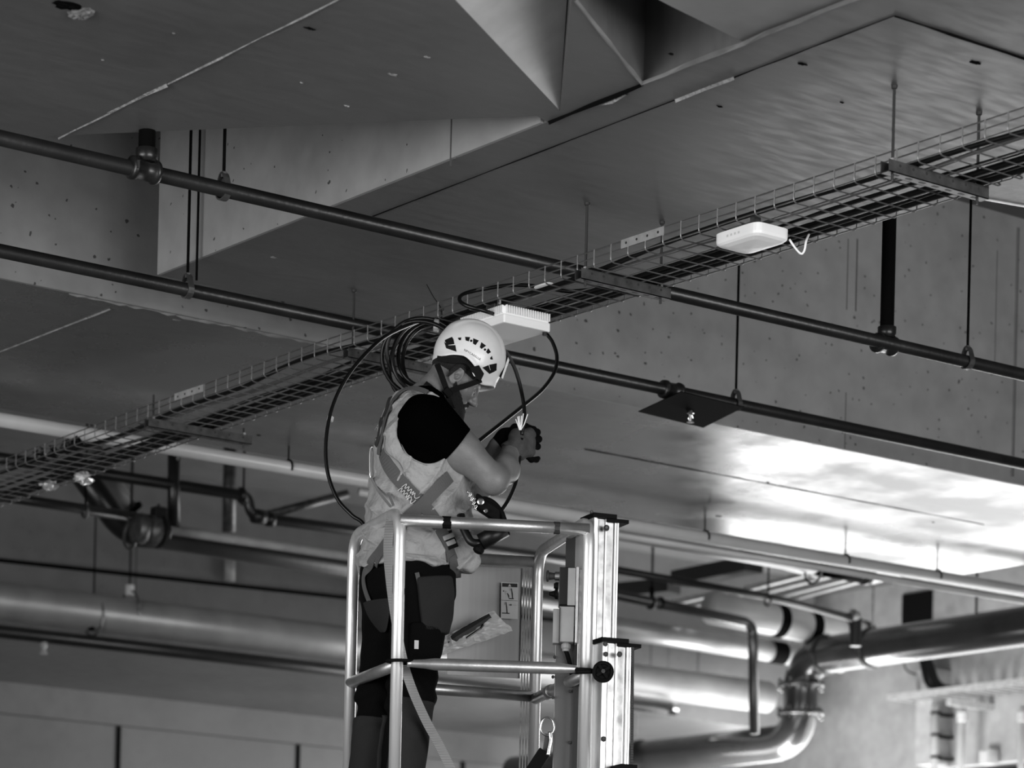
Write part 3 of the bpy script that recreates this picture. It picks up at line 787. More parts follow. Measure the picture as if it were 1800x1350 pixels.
for k, (cx_, cy_, rx, ry, ti) in enumerate([(742, 632, 72, 66, .5), (745, 620, 66, 60, .35), (752, 628, 62, 66, .2), (756, 622, 54, 60, .6), (760, 632, 52, 62, .1), (748, 640, 62, 72, .45)]):
    P = []
    for a in np.linspace(0, 2 * math.pi, 40)[:-1]:
        x, y = rx * math.cos(a), ry * math.sin(a)
        P.append(atD(cx_ + x * math.cos(ti) - y * math.sin(ti), cy_ + x * math.sin(ti) + y * math.cos(ti), 11.86 + .02 * k + .05 * math.sin(a + k)))
    obj('cable_turn', tube(P, .0085, 10, closed=True), 'cable_black', t, True)
obj('tie_wrap', lathe(atD(762, 572, 11.84), atD(790, 575, 11.84) - atD(762, 572, 11.84), [(0, .02), (.002, .026), (.02, .026), (.022, .02)], 10), 'foil', t)
o = obj('tie_wire', tube(catmull([onX(750, 500, 6.9), onX(762, 522, 6.9), onX(775, 542, 6.9), onX(776, 565, 6.9)], 5), .0016, 6), 'cable_black'); tag(o, 'thin dark wire tail sticking up from the tray above the coil', 'wire')

# ------------------------------------------------------------------ mast lift with basket
PZ = 2.47                      # platform height
def plan(px, D, z):            # point at image column px, forward depth D, height z
    a = (px - PPX - (CAM[2] - z) * 0) ; q = CAM + FW * D
    # solve lateral so that the point projects to column px
    b = (z - CAM[2]) / D * FOC
    lat = (px - PPX) * RN - b * RS
    p = CAM + FW * D + RT * (lat / FOC * D); p[2] = z
    return p
zt, zm = 3.565, 3.0
DN, DR, DL, DQ = 10.8, 10.9, 11.34, 11.62
Nt, Rt_, Lt, Qt = plan(704, DN, zt), plan(1036, DR, zt), plan(622, DL, zt), plan(946, DQ, zt)
def down(p, z): q = p.copy(); q[2] = z; return q
base = down(plan(800, 11.2, PZ), PZ)
lift = thing('mast_lift', (base[0], base[1], 0), 'aluminium personnel lift with a tubular basket around the worker', 'lift')
TR = .0225
loopL = [down(Lt, PZ), Lt, Nt, down(Nt, PZ)]
obj('side_frame', tube(bend(loopL, .10, 8), TR, 18), 'alu', lift, True)
loopR = [down(Qt, PZ), Qt, Rt_, down(Rt_, PZ)]
obj('side_frame', tube(bend(loopR, .10, 8), TR, 18), 'alu', lift, True)
obj('top_rail', cyl(Nt + (0, 0, -.035), Rt_ + (0, 0, -.035), TR * .98, 18), 'alu_rail', lift, True)
obj('top_rail', cyl(Lt + (0, 0, -.06), Qt + (0, 0, -.035), TR * .98, 18), 'alu_rail', lift, True)
obj('mid_rail', cyl(down(Lt, zm), down(Nt, zm), TR * .98, 18), 'alu_rail', lift, True)
obj('mid_rail', cyl(down(Lt, zm), down(Qt, zm), TR * .98, 18), 'alu_rail', lift, True)
obj('mid_rail', cyl(down(Qt, zm - .01), down(Rt_, zm - .005), TR * .98, 18), 'alu_rail', lift, True)
for f in (.25, .55):
    p = down(Qt, zm - .01) + (down(Rt_, zm - .005) - down(Qt, zm - .01)) * f
    obj('rail_sleeve', lathe(p, Rt_ - Qt, [(0, TR), (.002, TR + .004), (.07, TR + .004), (.072, TR)], 18), 'alu_rail', lift, True)
# swing bar across the entrance, flattened ends in black loops
ga, gb = atD(716, 1166, 10.755), atD(1014, 1176, 10.84)
P = [ga + (gb - ga) * f for f in (0, .03, .10, .16, .5, .86, .93, .985, 1)]
bar_ = obj('swing_bar', tube(P, [.013, .014, .017, TR, TR, TR, .018, .014, .012], 16), 'alu_rail', lift, True)
ringN = down(Nt, zm); ringR = down(Rt_, zm - .02)
def oval(c, ax, ay, ra, rb, r, mtn, par, name, n=24):
    P = [np.asarray(c) + nrm(ax) * ra * math.cos(a) + nrm(ay) * rb * math.sin(a) for a in np.linspace(0, 2 * math.pi, n + 1)[:-1]]
    return obj(name, tube(P, r, 8, closed=True), mtn, par, True)
d = nrm(gb - ga)
oval((ringN + ga) / 2 + (0, 0, .008), d, FW, .055, .042, .006, 'rubber', lift, 'bar_loop')
oval((ringR + gb) / 2 + (0, 0, .01), d, FW, .05, .04, .007, 'rubber', lift, 'bar_loop')
obj('latch_pin', cyl(atD(1012, 1181, 10.83), atD(1050, 1180, 10.83), .009, 10), 'rubber', lift, True)
kc = atD(1060, 1181, 10.82)
kn = obj('knob', lathe(kc + FW * .012, -FW, [(0, .036), (.004, .04), (.02, .04), (.024, .034), (.022, .028), (.016, .026), (.016, .001)], 24), 'rubber', lift, False)
for a in (.6, .6 + math.pi / 2):
    obj('knob_spoke', obox(kc - FW * .01, RT * math.cos(a) + UP * math.sin(a), -RT * math.sin(a) + UP * math.cos(a), FW, .028, .005, .006), 'rubber', kn)
obj('knob_bolt', cyl(kc - FW * .006, kc - FW * .022, .008, 6), 'chrome', kn)
# platform
pf = [tuple((down(p, 0) + (p - (Nt + Rt_ + Lt + Qt) / 4) * np.array([.06, .06, 0]))[:2]) for p in (Nt, Rt_, Qt, Lt)]
obj('platform', prism(pf, PZ - .05, PZ), 'galv_dark', lift)
for p in (Nt, Rt_, Qt, Lt):
    obj('post_foot', cyl(down(p, PZ), down(p, PZ + .05), TR + .006, 16), 'alu', lift)
# rear sheet panel, with a slightly ribbed right border
s0, s1 = plan(790, 11.56, 3.5), plan(918, 11.63, 3.5)
def sheet(a, b, z0_, z1_, th, mtn, name, par):
    d = nrm((b - a) * np.array([1, 1, 0])); nn = np.array([-d[1], d[0], 0])
    c = (a + b) / 2; c = np.array([c[0], c[1], (z0_ + z1_) / 2])
    return obj(name, obox(c, d, nn, UP, np.linalg.norm((b - a)[:2]) / 2, th / 2, (z1_ - z0_) / 2), mtn, par)
zs1 = atD(870, 996, 11.6)[2]; zs0 = atD(870, 1190, 11.6)[2]
pan = sheet(s0, s1, zs0, zs1, .004, 'alu_sheet', 'back_panel', lift)
for k in range(4):
    a = plan(920 + k * 5, 11.62, 3.5); b = plan(923 + k * 5, 11.62, 3.5)
    sheet(a, b, zs0 - .5, zs1 + .0, .012, 'galv', 'panel_rib', pan)
# warning sticker
def sticker_pt(u, v, off=.006): # u,v in sticker pixels (0..30, 0..64)
    c = atD(881 + u - v * .012, 1023 + v + u * .045, 11.595 - off); return c
def quad(P, mtn, name, par):
    return obj(name, ([tuple(p) for p in P], [tuple(range(len(P)))]), mtn, par)
st = quad([sticker_pt(0, 0), sticker_pt(30, 0), sticker_pt(30, 64), sticker_pt(0, 64)], 'paper', 'warning_sticker', lift)
tag(st, 'grey pictogram sticker with a warning triangle')
def ink(P, mtn='ink', off=.0075, name='pictogram'):
    quad([sticker_pt(u, v, off) for u, v in P], mtn, name, st)
ink([(1.8, 1.8), (28.5, 1.8), (28.5, 8.2), (1.8, 8.2)], 'dark_grey', .0070)
ink([(15, 2.4), (17.8, 7.4), (12.2, 7.4)], 'paper')
ink([(.8, 31.6), (29.2, 31.6), (29.2, 32.2), (.8, 32.2)])
ink([(17.5, 10.5), (19, 10.5), (20.8, 20), (21.2, 28), (19.6, 28), (18.8, 20)])
ink([(15.5, 10.5), (17, 10.5), (17, 14.5), (15.5, 14.5)], 'steel_grey')
ink([(14, 27.6), (22.5, 27.6), (22.5, 29.4), (14, 29.4)])
ink([(10.5, 19.5), (12, 19), (14.5, 23), (14.5, 27), (12.8, 27), (12.4, 23.6)])
ink([(3.2, 15), (5, 14.6), (5.2, 16.6), (3.4, 16.8)])
ink([(5, 15.4), (11, 15.6), (11, 16.2), (8.2, 16.2), (8.2, 22), (7.6, 22), (7.6, 16.2), (5, 16)], 'steel_grey')
ink([(8.2, 35), (9.6, 35), (11.2, 44), (12, 54.5), (10.2, 54.5), (9.4, 44)])
ink([(6, 35.5), (7.6, 35.5), (7.6, 40), (6, 40)], 'steel_grey')
ink([(2, 53.6), (15.5, 53.6), (15.5, 55.4), (2, 55.4)])
ink([(14, 38.8), (17, 38.8), (17, 37.6), (19.8, 39.5), (17, 41.4), (17, 40.2), (14, 40.2)])
ink([(20.6, 39.2), (28, 39.4), (28, 40.0), (20.6, 39.8)], 'steel_grey')
# mast sections: extruded channels with flanges and black caps
MA = nrm(RT * .55 - FW * .83); MB = np.array([-MA[1], MA[0], 0])   # MA along the wide grooved face normal
def section(px, D, zt_, w1, w2, mtn='alu', cap=True, name='mast_section', nb=0):
    c = plan(px, D, zt_)
    u = nrm(RT * .93 + FW * .37); v = nrm(FW * .93 - RT * .37)   # u to the right, v away
    def bx(u0, u1, v0, v1, z0_, z1_, mt_, nm, par):
        cc = c + u * (u0 + u1) / 2 + v * (v0 + v1) / 2; cc[2] = (z0_ + z1_) / 2
        return obj(nm, obox(cc, u, v, UP, (u1 - u0) / 2, (v1 - v0) / 2, (z1_ - z0_) / 2, .0015 if mt_ == mtn else 0), mt_, par)
    mroot = bx(0, w1, 0, .02, PZ - 1.2, zt_, mtn, name, lift)
    bx(w1 * .18, w1 * .82, -.004, .0, PZ - 1.2, zt_ - .004, 'galv', 'groove_strip', mroot)
    for f in (.0, .45, .9):
        bx(w1 * f, w1 * (f + .1), -.010, -.0045, PZ - 1.2, zt_, mtn, 'flange', mroot)
    bx(-.012, 0, -.02, w2, PZ - 1.2, zt_, mtn, 'side_wall', mroot)
    bx(w1, w1 + .008, -.014, .06, PZ - 1.2, zt_ - .006, mtn, 'side_lip', mroot)
    if cap:
        bx(-.02, w1 * .9, -.03, w2 * .6, zt_, zt_ + .016, 'rubber', 'cap', mroot)
        bx(w1 * .5, w1 + .045, -.02, w2 * .8, zt_ - .012, zt_ + .002, 'rubber', 'cap_pad', mroot)
    return mroot, c, u, v
m1, c1_, mu, mv = section(1046, 11.02, zt + .03, .085, .16)
zt2 = atD(1080, 1130, 10.95)[2]
m2, c2_, _, _ = section(1061, 10.95, zt2, .10, .16)
zt3 = atD(1100, 1352, 10.9)[2]
m3, c3_, _, _ = section(1095, 10.9, zt3, .05, .12)
def bolt(px, py, D, r=.011, par=m1):
    p = atD(px, py, D); b = obj('bolt', cyl(p + FW * .01, p - FW * .006, r, 12), 'dark_grey', par)
    obj('bolt_core', cyl(p - FW * .005, p - FW * .010, r * .5, 6), 'chrome', b)
bolt(1066, 928, 11.0); bolt(1089, 1150, 10.93, .010, m2); bolt(1064, 1132, 10.93, .009, m2); bolt(1065, 1150, 10.93, .009, m2); bolt(1061, 1299, 10.93, .010, m2)
bolt(1040, 900, 10.99, .006)
# lift chain on the edge of the second section
chain = [atD(1112 - k * .035, 1140 + k * 4.5, 10.93) for k in range(50)]
cl = mesh('chain_link', *lathe((0, 0, -.006), (0, 0, 1), [(0, .002), (.002, .006), (.010, .006), (.012, .002)], 8), 'dark_grey')
for p in chain:
    o = link('chain_link', cl, m2); o.location = tuple(p)
# dark rails between sections, carriage plate, motor cover
def slab_px(x0, x1, y0, y1, D, depth, mtn, name, par, ang=.37):
    z1_ = atD((x0 + x1) / 2, y0, D)[2]; z0_ = atD((x0 + x1) / 2, y1, D)[2]
    a, b = plan(x0, D, (z0_ + z1_) / 2), plan(x1, D, (z0_ + z1_) / 2)
    d = nrm(b - a); nn = np.array([-d[1], d[0], 0]); c = (a + b) / 2 + nn * depth / 2; c[2] = (z0_ + z1_) / 2
    return obj(name, obox(c, d, nn, UP, np.linalg.norm((b - a)[:2]) / 2, depth / 2, (z1_ - z0_) / 2, .002), mtn, par)
slab_px(1003, 1026, 1110, 1700, 11.10, .05, 'dark_grey', 'mast_rail', lift)
slab_px(1043, 1056, 1190, 1700, 11.00, .03, 'rubber', 'mast_rail', lift)
cp = slab_px(970, 1006, 1100, 1700, 11.12, .012, 'alu_sheet', 'carriage_plate', lift)
for (x, y) in ((975, 1155), (1002, 1215), (1001, 1305), (972, 1190), (972, 1226)):
    p = atD(x, y, 11.11); obj('bolt', cyl(p + FW * .005, p - FW * .008, .006, 8), 'dark_grey', cp)
slab_px(995, 1026, 942, 1000, 11.16, .1, 'dark_grey', 'motor_cover', lift)
slab_px(999, 1024, 928, 944, 11.16, .09, 'steel_grey', 'motor_neck', lift)
# control box
cbx = slab_px(983, 1012, 997, 1063, 11.05, .09, 'black_plastic', 'control_box', lift)
slab_px(998, 1012, 998, 1064, 11.045, .004, 'steel_grey', 'box_side', cbx)
slab_px(1012, 1016, 996, 1130, 11.04, .10, 'galv_bright', 'box_flange', cbx)
slab_px(1016, 1024, 1000, 1180, 11.06, .08, 'galv', 'box_flange', cbx)
p = atD(981, 1013, 11.07); q = p - RT * .042
eb = obj('stop_button', lathe(p, -RT, [(-.005, .016), (.012, .016), (.013, .012), (.02, .013), (.034, .015), (.035, .021), (.042, .022), (.045, .015)], 20), 'dark_grey', cbx, False)
obj('button_collar', lathe(p, -RT, [(-.005, .017), (.012, .0165)], 20), 'galv', eb)
p = atD(979, 1044, 11.07)
js = obj('lever', lathe(p, -RT, [(-.004, .02), (.006, .02), (.010, .012), (.028, .007), (.03, .004)], 12), 'rubber', cbx)
obj('selector_switch', lathe(atD(980, 1030, 11.07), -RT, [(-.004, .014), (.006, .014), (.014, .009)], 12), 'rubber', cbx)
lb = slab_px(983, 1009, 1066, 1128, 11.05, .10, 'steel_grey', 'relay_box', lift)
slab_px(972, 983, 1070, 1130, 11.07, .06, 'steel_grey', 'box_lid', lb)
slab_px(983, 984.5, 1067, 1128, 11.044, .01, 'ink', 'lid_gap', lb)
p = atD(995, 1130, 11.09)
obj('cable_gland', lathe(p, -UP, [(-.01, .014), (.004, .014), (.006, .018), (.02, .018), (.024, .014), (.032, .013)], 12), 'steel_grey', lb)
obj('control_cable', tube(catmull([p + (0, 0, -.03), atD(997, 1150, 11.09), atD(1002, 1168, 11.1), atD(1006, 1190, 11.12)], 5), .0085, 8), 'rubber', lb, True)
# paint wear and tape on the tubes
def band(a, b, f0, f1, r, mtn, par, a0=0, a1=6.283, name='tape_mark'):
    a, b = np.asarray(a), np.asarray(b); d = nrm(b - a); u = nrm(np.cross(d, UP)) if abs(d[2]) < .9 else RT
    w_ = np.cross(d, u); V, Fc = [], []
    n = 12
    for i in range(n + 1):
        t_ = a0 + (a1 - a0) * i / n; e_ = (u * math.cos(t_) + w_ * math.sin(t_)) * r
        j0, j1 = rng.uniform(-.003, .003, 2)
        V += [a + d * (f0 + j0) + e_, a + d * (f1 + j1) + e_]
    for i in range(n): Fc.append((2 * i, 2 * i + 1, 2 * i + 3, 2 * i + 2))
    return obj(name, (V, Fc), mtn, par)
A_, B_ = Nt + (0, 0, -.035), Rt_ + (0, 0, -.035)
band(A_, B_, .155, .185, TR + .0008, 'rubber', lift); band(A_, B_, .57, .592, TR + .0008, 'dark_grey', lift)
A_ = down(Nt, zt)
band(A_, down(Nt, PZ), .20, .285, TR + .0008, 'dark_grey', lift, math.pi * .9, math.pi * 1.55); band(A_, down(Nt, PZ), .285, .305, TR + .0008, 'rubber', lift, math.pi * .9, math.pi * 2.1)
# carabiner and black strap hanging on the carriage plate
t = thing('hook_strap', atD(962, 1290, 11.1), 'black strap with a metal snap hook hanging from the mast', 'strap')
oval(atD(962, 1277, 11.1), RT, UP, .026, .034, .004, 'chrome', t, 'hook_ring')
obj('snap_hook', tube(catmull([atD(967, 1286, 11.1), atD(968, 1300, 11.1), atD(965, 1315, 11.1), atD(963, 1328, 11.1)], 5), .009, 8), 'chrome', t, True)
a, b = atD(958, 1320, 11.1), atD(925, 1370, 11.1)
obj('strap', obox((a + b) / 2, b - a, np.cross(nrm(b - a), FW), FW, np.linalg.norm(b - a) / 2, .024, .003), 'rubber', t)
a, b = atD(962, 1290, 11.12), atD(956, 1330, 11.12)
obj('strap_tail', obox((a + b) / 2, b - a, np.cross(nrm(b - a), FW), FW, np.linalg.norm(b - a) / 2, .008, .002), 'webbing', t)

# plastic bag tucked beside the rear panel
t = thing('plastic_bag', atD(835, 1145, 11.4), 'clear plastic bag with a black part inside held against the rear panel', 'bag')
def bagpt(u, v): # u 0..1 along, v 0..1 across
    p0, p1, p2, p3 = (772, 1125), (868, 1073), (902, 1108), (776, 1152)
    x = (1 - u) * ((1 - v) * p0[0] + v * p3[0]) + u * ((1 - v) * p1[0] + v * p2[0])
    y = (1 - u) * ((1 - v) * p0[1] + v * p3[1]) + u * ((1 - v) * p1[1] + v * p2[1])
    return x, y
V, Fc = [], []
nu, nv = 16, 8
for side in (-1, 1):
    for i in range(nu + 1):
        for j in range(nv + 1):
            u, v = i / nu, j / nv; x, y = bagpt(u, v)
            th = .018 * math.sin(math.pi * v) ** .6 * (1 - .7 * u) + .002
            V.append(atD(x + rng.uniform(-1.5, 1.5), y + rng.uniform(-1.5, 1.5), 11.40 + side * (th + rng.uniform(-.004, .004))))
for s in range(2):
    o_ = s * (nu + 1) * (nv + 1)
    for i in range(nu):
        for j in range(nv):
            a = o_ + i * (nv + 1) + j
            Fc.append((a, a + 1, a + nv + 2, a + nv + 1) if s else (a, a + nv + 1, a + nv + 2, a + 1))
mat('bag_film', .75, .18, alpha=.55, spec=.6, bump=.5, bscale=60)
obj('film', (V, Fc), 'bag_film', t, False)
obj('black_part', tube([atD(*p, 11.40) for p in ((781, 1136), (800, 1122), (830, 1104), (862, 1083))], [.012, .022, .02, .012], 8), 'dark_grey', t)
obj('part_clip', tube([atD(*p, 11.385) for p in ((820, 1122), (845, 1105), (850, 1098))], .005, 6), 'chrome', t)

# ------------------------------------------------------------------ worker
# signed distance modelling: one smooth surface per body or garment
def smin(a, b, k):
    h = np.clip(.5 + .5 * (b - a) / k, 0, 1)
    return b + (a - b) * h - k * h * (1 - h)
def smax(a, b, k): return -smin(-a, -b, k)
def s_ell(P, c, r):
    q = P - np.asarray(c, float); r = np.asarray(r, float)
    k0 = np.linalg.norm(q / r, axis=1); k1 = np.linalg.norm(q / (r * r), axis=1)
    return k0 * (k0 - 1) / np.maximum(k1, 1e-6)
def s_cone(P, a, b, ra, rb):
    a, b = np.asarray(a, float), np.asarray(b, float); d = b - a
    t = np.clip((P - a) @ d / max(d @ d, 1e-9), 0, 1)
    return np.linalg.norm(P - a - t[:, None] * d, axis=1) - (ra + (rb - ra) * t)
def s_chain(P, pts, rr, k=.01):
    d = None
    for i in range(len(pts) - 1):
        e = s_cone(P, pts[i], pts[i + 1], rr[i], rr[i + 1])
        d = e if d is None else smin(d, e, k)
    return d
def s_box(P, c, h, r):
    q = np.abs(P - np.asarray(c, float)) - (np.asarray(h, float) - r)
    return np.linalg.norm(np.maximum(q, 0), axis=1) + np.minimum(q.max(axis=1), 0) - r

def sdf_mesh(fn, lo, hi, h, m=6):
    lo = np.asarray(lo, float); n = (np.ceil((np.asarray(hi) - lo) / h / m).astype(int)) * m + 1
    nc = (n - 1) // m
    ax = [lo[i] + h * m * (np.arange(nc[i]) + .5) for i in range(3)]
    G = np.stack(np.meshgrid(*ax, indexing='ij'), -1).reshape(-1, 3)
    dc = fn(G).reshape(nc)
    near_ = np.abs(dc) < h * m * 1.25
    v = np.repeat(np.repeat(np.repeat(dc, m, 0), m, 1), m, 2).astype(np.float32)
    v = np.pad(v, ((0, 1),) * 3, mode='edge')
    mk = np.pad(np.repeat(np.repeat(np.repeat(near_, m, 0), m, 1), m, 2), ((0, 1),) * 3, mode='edge')
    I = np.argwhere(mk)
    out = np.empty(len(I), np.float32)
    for s in range(0, len(I), 400000):
        out[s:s + 400000] = fn(lo + I[s:s + 400000] * h)
    v[mk] = out
    s = v < 0
    c = [s[a:a + s.shape[0] - 1, b:b + s.shape[1] - 1, d:d + s.shape[2] - 1] for a in (0, 1) for b in (0, 1) for d in (0, 1)]
    cnt = sum(x.astype(np.int8) for x in c)
    act = (cnt > 0) & (cnt < 8)
    A = np.argwhere(act); idx = -np.ones(act.shape, np.int64); idx[act] = np.arange(len(A))
    acc = np.zeros((len(A), 3)); num = np.zeros(len(A))
    for axis in range(3):
        o1, o2 = [i for i in range(3) if i != axis]
        for b in (0, 1):
            for d in (0, 1):
                p0 = A.copy(); p0[:, o1] += b; p0[:, o2] += d
                p1 = p0.copy(); p1[:, axis] += 1
                a0, a1 = v[tuple(p0.T)], v[tuple(p1.T)]
                cr = (a0 < 0) != (a1 < 0)
                t = np.where(cr, a0 / np.where(cr, a0 - a1, 1), 0)
                pp = p0.astype(float); pp[:, axis] += t
                acc[cr] += pp[cr]; num += cr
    V = lo + acc / num[:, None] * h
    Q = []
    for axis in range(3):
        o1, o2 = [(1, 2), (2, 0), (0, 1)][axis]
        sl0 = [slice(None)] * 3; sl1 = [slice(None)] * 3
        sl0[axis] = slice(0, -1); sl1[axis] = slice(1, None)
        e = np.argwhere(s[tuple(sl0)] != s[tuple(sl1)])
        e = e[(e[:, o1] > 0) & (e[:, o2] > 0) & (e[:, o1] < s.shape[o1] - 1) & (e[:, o2] < s.shape[o2] - 1)]
        ins = s[tuple(e.T)]
        def cell(d1, d2):
            q = e.copy(); q[:, o1] -= d1; q[:, o2] -= d2; return idx[tuple(q.T)]
        q4 = np.stack([cell(1, 1), cell(0, 1), cell(0, 0), cell(1, 0)], 1)
        q4[~ins] = q4[~ins][:, ::-1]
        Q.append(q4)
    Q = np.concatenate(Q); Q = Q[(Q >= 0).all(1)]
    return V, Q

def np_mesh(name, V, Q, mt):
    me = bpy.data.meshes.new(name)
    me.vertices.add(len(V)); me.vertices.foreach_set('co', V.astype(np.float32).ravel())
    me.loops.add(Q.size); me.loops.foreach_set('vertex_index', Q.astype(np.int32).ravel())
    me.polygons.add(len(Q)); me.polygons.foreach_set('loop_start', np.arange(0, Q.size, 4, dtype=np.int32))
    me.polygons.foreach_set('loop_total', np.full(len(Q), 4, np.int32))
    me.polygons.foreach_set('use_smooth', np.ones(len(Q), bool))
    me.materials.append(MATS[mt]); me.update(); me.validate()
    return me

TH = math.radians(15)
EX = RT * math.cos(TH) + FW * math.sin(TH)
EY = FW * math.cos(TH) - RT * math.sin(TH)
OO = atD(718, 1440, 11.2); OO[2] = PZ
PM = np.array([EX, EY, UP])            # world -> local rows
def LP(px, py, yl):
    r = ray(px, py); t = (yl - (CAM - OO) @ EY) / (r @ EY)
    return PM @ (CAM + r * t - OO)
def toW(p): return OO + np.asarray(p) @ PM
PMW = Matrix([[EX[i], EY[i], UP[i], OO[i]] for i in range(3)] + [[0, 0, 0, 1]])

# --- head frame
ear = LP(805, 662, -.075); HC = np.array([ear[0], 0, ear[2]])
HP = math.radians(34)
HX = np.array([math.cos(HP), 0, -math.sin(HP)]); HZ = np.array([math.sin(HP), 0, math.cos(HP)])
HM = np.array([HX, [0, 1, 0], HZ])
def toH(P): return (P - HC) @ HM.T
def fromH(p): return HC + np.asarray(p, float) @ HM

def sd_head(P):
    q = toH(P); q = q.copy(); ay = np.abs(q[:, 1]); s = q.copy(); s[:, 1] = ay
    d = s_ell(q, (-.015, 0, .055), (.098, .076, .085))
    d = smin(d, s_ell(q, (.035, 0, .01), (.066, .064, .075)), .03)          # face mass
    d = smin(d, s_cone(q, (.02, 0, -.04), (.062, 0, -.078), .050, .030), .03)  # jaw
    d = smin(d, s_cone(s, (-.005, .052, -.03), (.05, .022, -.085), .020, .018), .025)
    d = smin(d, s_cone(s, (.083, .0, .034), (.075, .04, .032), .014, .012), .014)  # brow
    d = smin(d, s_cone(q, (.095, 0, .018), (.117, 0, -.019), .0085, .0115), .010)  # nose
    d = smin(d, s_cone(s, (.105, .007, -.024), (.098, .012, -.026), .009, .008), .008)
    d = smin(d, s_cone(s, (.062, .043, -.012), (.05, .052, -.016), .018, .018), .025)  # cheek
    d = smax(d, -s_ell(s, (.094, .034, .010), (.018, .016, .012)), .012)           # eye socket
    d = smin(d, s_ell(s, (.079, .032, .008), (.012, .013, .012)), .003)            # eyeball and lids
    d = smin(d, s_cone(s, (.095, .0, -.052), (.086, .018, -.054), .0075, .005), .006)  # upper lip
    d = smin(d, s_cone(s, (.093, .0, -.064), (.085, .016, -.062), .008, .005), .006)  # lower lip
    d = smax(d, -s_cone(s, (.104, 0, -.058), (.09, .022, -.058), .0025, .002), .003)
    d = smin(d, s_ell(q, (.082, 0, -.094), (.018, .02, .016)), .014)                # chin
    # ears
    e = s - np.array([-.008, .074, .0])
    er = s_ell(e, (0, 0.006, .002), (.025, .011, .039))
    er = smax(er, -s_ell(e, (.004, .016, .005), (.015, .014, .025)), .003)
    er = smin(er, s_cone(e, (.006, .006, .004), (-.006, .009, -.012), .004, .004), .004)
    er = smin(er, s_ell(e, (.004, .004, -.026), (.010, .006, .011)), .006)
    return smin(d, er, .006)

SHR = LP(757, 745, -.185); ELR = LP(868, 843, -.20); WRR = LP(897, 793, -.035)
FMR = LP(888, 826, -.13)
SHL = np.array([SHR[0] - .0, .185, SHR[2]]); ELL = LP(845, 850, .22); WRL = LP(874, 784, .07)
NK0 = LP(738, 712, 0); NK1 = fromH((-.035, 0, -.03))
HIPR, KNR, ANR = LP(742, 1040, -.095), LP(722, 1225, -.10), LP(702, 1400, -.10)
HIPL, KNL, ANL = LP(692, 1040, .095), LP(668, 1225, .10), LP(652, 1400, .10)

# torso loft: (pixel row, back edge, front edge, half width)
ROWS = [(1004, 627, 806, .205), (985, 630, 808, .205), (940, 640, 815, .20), (900, 646, 822, .20), (870, 649, 826, .205), (830, 651, 828, .21), (800, 653, 826, .215), (770, 658, 819, .215), (742, 667, 808, .212), (716, 681, 796, .195), (696, 697, 782, .150), (682, 712, 765, .105)]
TZ, TC, TA, TB = [], [], [], []
for (y, l, r, b) in ROWS:
    a0, a1 = LP(l, y, 0), LP(r, y, 0)
    half = (a1[0] - a0[0]) / 2
    wv = half * math.cos(TH)
    TZ.append((a0[2] + a1[2]) / 2); TC.append((a0[0] + a1[0]) / 2)
    TA.append(math.sqrt(max(wv * wv - (b * math.sin(TH)) ** 2, .05 ** 2)) / math.cos(TH)); TB.append(b)
TZ, TC, TA, TB = map(np.array, (TZ, TC, TA, TB))
def sd_torso(P, off=0.0, zlo=None, zhi=None):
    z = P[:, 2]
    c, a, b = np.interp(z, TZ, TC), np.interp(z, TZ, TA) + off, np.interp(z, TZ, TB) + off
    k = ((np.abs(P[:, 0] - c) / a) ** 2.4 + (np.abs(P[:, 1]) / b) ** 2.4) ** (1 / 2.4)
    d = (k - 1) * np.minimum(a, b)
    lo_, hi_ = (TZ[0] if zlo is None else zlo), (TZ[-1] if zhi is None else zhi)
    return smax(smax(d, lo_ - z, .004), z - hi_, .02)

# --- hands (positions in pixels + lateral metres)
def hand_R(P, g):
    w0, pm = WRR, LP(917, 779, -.035)
    d = s_cone(P, w0, LP(908, 784, -.035), .031 + g, .034 + g)
    d = smin(d, s_cone(P, LP(910, 768, -.03), LP(912, 795, -.035), .031 + g, .030 + g), .02)
    d = smin(d, s_cone(P, LP(930, 764, -.03), LP(930, 793, -.03), .023 + g, .022 + g), .02)
    return d
FR = [[(933, 760, -.035), (944, 760, -.012), (940, 758, .022), (928, 760, .03)],
      [(935, 771, -.038), (947, 772, -.012), (943, 771, .022), (929, 771, .032)],
      [(934, 783, -.038), (945, 785, -.012), (941, 784, .022), (928, 783, .03)],
      [(924, 799, -.034), (934, 808, -.020), (943, 808, -.006), (946, 806, .004)]]
TR_ = [(900, 771, -.012), (906, 757, .004), (916, 751, .012), (926, 754, .016)]
def fingers_R(P, g):
    d = None
    for i, f in enumerate(FR):
        r = [.0105, .0098, .009, .0082][i]
        e = s_chain(P, [LP(*p) for p in f], [r + g + .001, r + g, r + g - .0005, r + g - .002], .006)
        d = e if d is None else np.minimum(d, e)
    return np.minimum(d, s_chain(P, [LP(*p) for p in TR_], [.014 + g, .012 + g, .011 + g, .009 + g], .008))
def hand_L(P, g):
    d = s_cone(P, WRL, LP(889, 772, .06), .030 + g, .034 + g)
    return smin(d, s_cone(P, LP(889, 770, .06), LP(905, 764, .05), .032 + g, .026 + g), .02)
FL = [[(908, 755, .05), (924, 750, .035), (938, 755, .012), (941, 762, -.002)],
      [(908, 764, .055), (926, 762, .045), (938, 770, .03), (932, 776, .02)],
      [(906, 774, .055), (922, 776, .048), (932, 784, .034), (926, 790, .02)],
      [(902, 784, .052), (916, 788, .046), (925, 797, .034), (920, 802, .02)]]
TL_ = [(893, 764, .03), (905, 752, .018), (917, 752, .006)]
